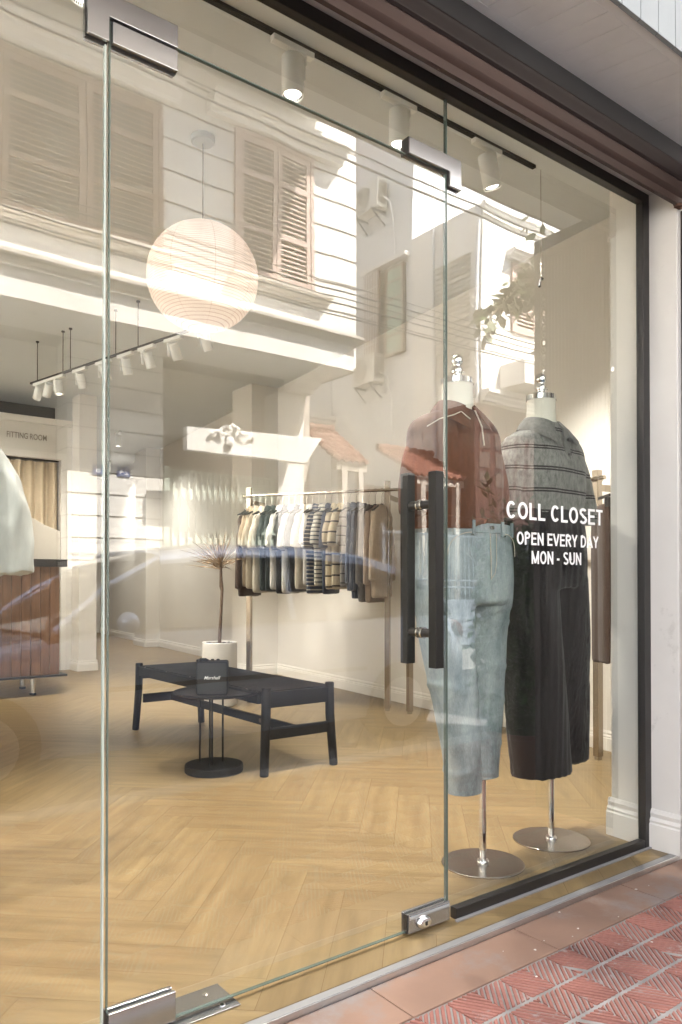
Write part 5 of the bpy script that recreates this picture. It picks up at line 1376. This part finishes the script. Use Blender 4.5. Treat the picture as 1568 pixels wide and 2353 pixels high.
MB().box(5.0, 6.4, -.17, -.141, -.02, 2.3).build('door', M['reddoor'], t)

# utility poles and cables
def sag(p0, p1, s_, n=16):
    return [(p0[0] + (p1[0] - p0[0]) * i / n, p0[1] + (p1[1] - p0[1]) * i / n, p0[2] + (p1[2] - p0[2]) * i / n - s_ * 4 * (i / n) * (1 - i / n)) for i in range(n + 1)]
for x in (-7.0, 19.0):
    t = thing('utility_pole', 'round concrete utility pole ' + ('down the street on the right' if x > 0 else 'down the street on the left'), 'pole', (x, -5.9, -.06), group='utility poles')
    mb = MB(); mb.tube([(x, -5.9, -.06), (x, -5.9, 8.5)], [.16, .11], 16); mb.build('shaft', M['stonec'], t, smooth=40)
    mb = MB(); mb.box(x - .06, x + .06, -6.6, -3.6, 5.35, 5.47); mb.build('crossarm', M['greygate'], t)
labs = ['thinnest upper cable of the sagging bundle over the far pavement', 'second cable of the bundle over the far pavement', 'third cable of the bundle over the far pavement', 'fourth cable of the bundle over the far pavement', 'fifth cable of the bundle over the far pavement', 'lowest cable of the bundle over the far pavement']
for k, (dz, dy, sg_, r_) in enumerate(((.0, 0, .46, .006), (-.05, .03, .52, .009), (-.09, .0, .55, .007), (-.16, .04, .58, .010), (-.20, .0, .64, .007), (-.24, .05, .66, .009))):
    t = MB(); t.tube(sag((-7, -6 + dy, 5.30 + dz), (19, -6 + dy, 5.42 + dz), sg_), r_, 6)
    tag(t.build('overhead_cable', M['cable'], smooth=60), labs[k], 'cable', 'cables strung over the far pavement')
for k, (dz, dy, sg_, r_) in enumerate(((0, 0, .18, .008), (-.06, .05, .26, .011))):
    t = MB(); t.tube(sag((-7, -4 + dy, 5.38 + dz), (19, -4 + dy, 5.38 + dz), sg_), r_, 6)
    tag(t.build('overhead_cable', M['cable'], smooth=60), ['thick cable over the road, second from the top', 'thickest cable over the road, sagging most', 'lowest cable over the road', 'thin top cable over the road'][k], 'cable', 'cables strung over the road')

# street tree with a drooping branch
def leafcloud(mb, c, rad, n, size, rr, droop=.3):
    for _ in range(n):
        d = Vector((rr.gauss(0, 1), rr.gauss(0, 1), rr.gauss(0, 1))).normalized() * rr.random() ** .5
        p = Vector(c) + Vector((d.x * rad[0], d.y * rad[1], d.z * rad[2]))
        a = Vector((rr.uniform(-1, 1), rr.uniform(-1, 1), rr.uniform(-1, .3) - droop)).normalized(); b = a.cross(Vector((rr.uniform(-1, 1), rr.uniform(-1, 1), 1))).normalized()
        L = size * rr.uniform(.6, 1.2); W2 = L * .28
        q = [p, p + a * L * .35 + b * W2, p + a * L * .75 + b * W2 * .8, p + a * L, p + a * L * .75 - b * W2 * .8, p + a * L * .35 - b * W2]
        mb.add(q, [(0, 1, 2, 3, 4, 5)])
te = thing('street_tree', 'leafy street tree whose drooping branch is mirrored beside the balcony', 'tree', (7.3, -1.8, -.02))
mb = MB(); mb.tube([(7.3, -1.8, -.02), (7.28, -1.85, 1.2), (7.2, -2.0, 2.6), (7.05, -2.3, 3.9), (6.9, -2.7, 5.2)], [.17, .13, .11, .08, .04], 12)
mb.tube([(7.2, -2.0, 2.7), (6.9, -2.4, 3.6), (6.35, -2.8, 4.05), (5.75, -3.0, 3.95), (5.3, -3.05, 3.5)], [.07, .05, .035, .02, .008], 8)
mb.tube([(7.15, -2.1, 3.0), (7.5, -2.9, 4.0), (8.0, -3.4, 4.6)], [.06, .04, .015], 8)
mb.build('trunk', M['trunk'], te, smooth=50)
mb = MB(); rr = random.Random(15)
for c_, r_, n_ in (((7.0, -2.6, 5.0), (1.2, 1.1, .9), 1500), ((7.9, -3.2, 4.6), (.8, .7, .6), 600), ((6.45, -2.85, 4.05), (.45, .4, .45), 420), ((5.95, -3.0, 3.95), (.28, .25, .32), 190), ((5.55, -3.05, 3.75), (.18, .16, .22), 70), ((5.28, -3.05, 3.48), (.10, .1, .16), 34), ((6.3, -3.0, 3.5), (.22, .2, .25), 90)):
    leafcloud(mb, c_, r_, n_, .13, rr)
mb.build('crown', M['leaf'], te, fix=False)

# potted feathery plant outside the gate leaf
pb = thing('potted_plant', 'feathery green potted plant standing on the pavement beside the iron gate', 'potted plant', (3.25, -.98, -.018))
MB().lathe([(.02, .0), (.13, .0), (.17, .26), (.185, .27), (.185, .29), (.165, .29), (.155, .25), (.02, .24)], (3.25, -.98, -.018), 28).build('pot', M['terra'], pb, smooth=35)
mb = MB(); rr = random.Random(19); lfm = MB()
for k in range(80):
    az = rr.uniform(0, 6.283); ht = rr.uniform(.55, 1.45); sp2 = rr.uniform(.08, .34)
    p0 = Vector((3.25 + .08 * math.cos(az), -.98 + .08 * math.sin(az), .22)); p3 = Vector((3.25 + sp2 * math.cos(az), -.98 + sp2 * math.sin(az), .2 + ht))
    pts = [p0, p0.lerp(p3, .35) + Vector((0, 0, .06)), p0.lerp(p3, .7) + Vector((0, 0, .05)), p3]
    mb.tube(pts, [.005, .004, .003, .001], 5)
    for j in range(60):
        t = .12 + .88 * j / 60; p = p0.lerp(p3, t); L = rr.uniform(.05, .11); a = Vector((rr.uniform(-1, 1), rr.uniform(-1, 1), rr.uniform(-.5, .6))).normalized(); b = a.cross(Vector((0, 0, 1))).normalized() * .0135
        lfm.add([p - b * .3, p + a * L * .5 + b, p + a * L, p + a * L * .5 - b], [(0, 1, 2, 3)])
leafcloud(lfm, (3.22, -.98, .78), (.24, .26, .62), 3200, .055, rr)
mb.build('stem', M['leaf2'], pb); lfm.build('foliage', M['leaf2'], pb, fix=False)

# parked car
car = thing('parked_car', 'silver blue hatchback parked along the kerb, mirrored across the middle of the glass', 'car', (2.5, -3.62, -.15))
YC = -3.62
def csec(x, zb, zt, hw, n=10, top=1.0):
    pts = []
    pr = [(hw * .90, zb), (hw * .985, zb + .10), (hw, zb + (zt - zb) * .45), (hw * .985, zb + (zt - zb) * .78), (hw * .93, zt - .03), (hw * .80, zt)]
    return [(x, YC + a, b) for a, b in pr] + [(x, YC + hw * .35, zt + .015), (x, YC - hw * .35, zt + .015)] + [(x, YC - a, b) for a, b in pr[::-1]]
st_ = [(.12, .12, .40, .62), (.20, .08, .50, .74), (.42, .06, .60, .83), (.9, .05, .68, .87), (1.4, .05, .75, .885), (2.1, .04, .79, .89), (3.2, .04, .81, .89), (4.1, .05, .83, .88), (4.5, .06, .83, .85), (4.72, .08, .76, .80), (4.80, .12, .55, .72)]
mb = MB(); mb.rings([csec(*q) for q in st_]); mb.build('body', M['carpaint'], car, smooth=50)
def gsec(x, zb, zt, hb, ht):
    pr = [(hb, zb), (hb * .97 + ht * .03, zb + .02), (ht * 1.04, zt - .09), (ht * .98, zt - .035), (ht * .82, zt - .005), (ht * .4, zt + .012)]
    return [(x, YC + a, b) for a, b in pr] + [(x, YC - a, b) for a, b in pr[::-1]]
gs_ = [(1.30, .74, .78, .80, .78), (1.55, .77, .97, .80, .72), (1.80, .78, 1.15, .81, .68), (2.05, .79, 1.265, .81, .66), (2.5, .80, 1.325, .82, .67), (3.1, .81, 1.335, .82, .67), (3.7, .82, 1.295, .81, .66), (4.1, .82, 1.22, .80, .64), (4.4, .82, 1.08, .79, .64), (4.62, .80, .88, .77, .70)]
mb = MB(); mb.rings([gsec(*q) for q in gs_]); mb.build('window_glass', M['carglass'], car, smooth=60)
# roof skin and pillars
mb = MB(); A = []
for x, zb, zt, hb, ht in gs_[2:9]:
    if x < 1.9 or x > 4.2: continue
    A.append([(x, YC + ht * 1.035, zt - .085), (x, YC + ht * 1.0, zt - .025), (x, YC + ht * .83, zt + .008), (x, YC + ht * .4, zt + .024), (x, YC - ht * .4, zt + .024), (x, YC - ht * .83, zt + .008), (x, YC - ht * 1.0, zt - .025), (x, YC - ht * 1.035, zt - .085), (x, YC - ht * .98, zt - .06), (x, YC, zt + .002), (x, YC + ht * .98, zt - .06)])
mb.rings(A); mb.build('roof', M['carpaint'], car, smooth=60)
mb = MB()
for s_ in (-1, 1):
    mb.tube([(1.34, YC + s_ * .79, .78), (1.66, YC + s_ * .745, 1.03), (2.02, YC + s_ * .69, 1.215)], .026, 6)
    mb.tube([(3.0, YC + s_ * .825, .81), (2.98, YC + s_ * .71, 1.24)], .024, 6)
    mb.tube([(4.55, YC + s_ * .775, .83), (4.34, YC + s_ * .675, 1.06), (4.05, YC + s_ * .675, 1.17)], .035, 6)
mb.build('pillar', M['carpaint'], car, smooth=60)
for s_ in (1, -1):
    mb = MB(); mb.blob((1.72, YC + s_ * .96, .83), (.06, .10, .065), 12, 8, 0, 1); mb.build('side_mirror', M['carpaint'], car, smooth=60)
    mb = MB(); mb.blob((.33, YC + s_ * .62, .46), (.13, .14, .06), 12, 8, 0, 1); mb.build('headlight', M['chrome'], car, smooth=60)
    mb = MB(); mb.blob((4.72, YC + s_ * .68, .66), (.06, .12, .10), 12, 8, 0, 1); mb.build('tail_light', mat('red_lens' + str(s_), (.35, .02, .02), .2), car, smooth=60)
    for x in (.93, 3.95):
        y0, y1 = YC + s_ * .70, YC + s_ * .905
        mb = MB(); mb.cyl((x, y0, .155), (x, y1, .155), .305, 32); wv = mb.build('wheel', M['tyre'], car, smooth=40)
        mb = MB(); mb.cyl((x, y1 + s_ * .001, .155), (x, y1 + s_ * .012, .155), .19, 24); mb.build('rim', M['alu'], wv, smooth=40)
MB().box(1.6, 3.6, YC + .893, YC + .902, .42, .45).build('door_trim', M['black'], car)

for o in list(bpy.data.objects):
    if '_local' in o: del o['_local']
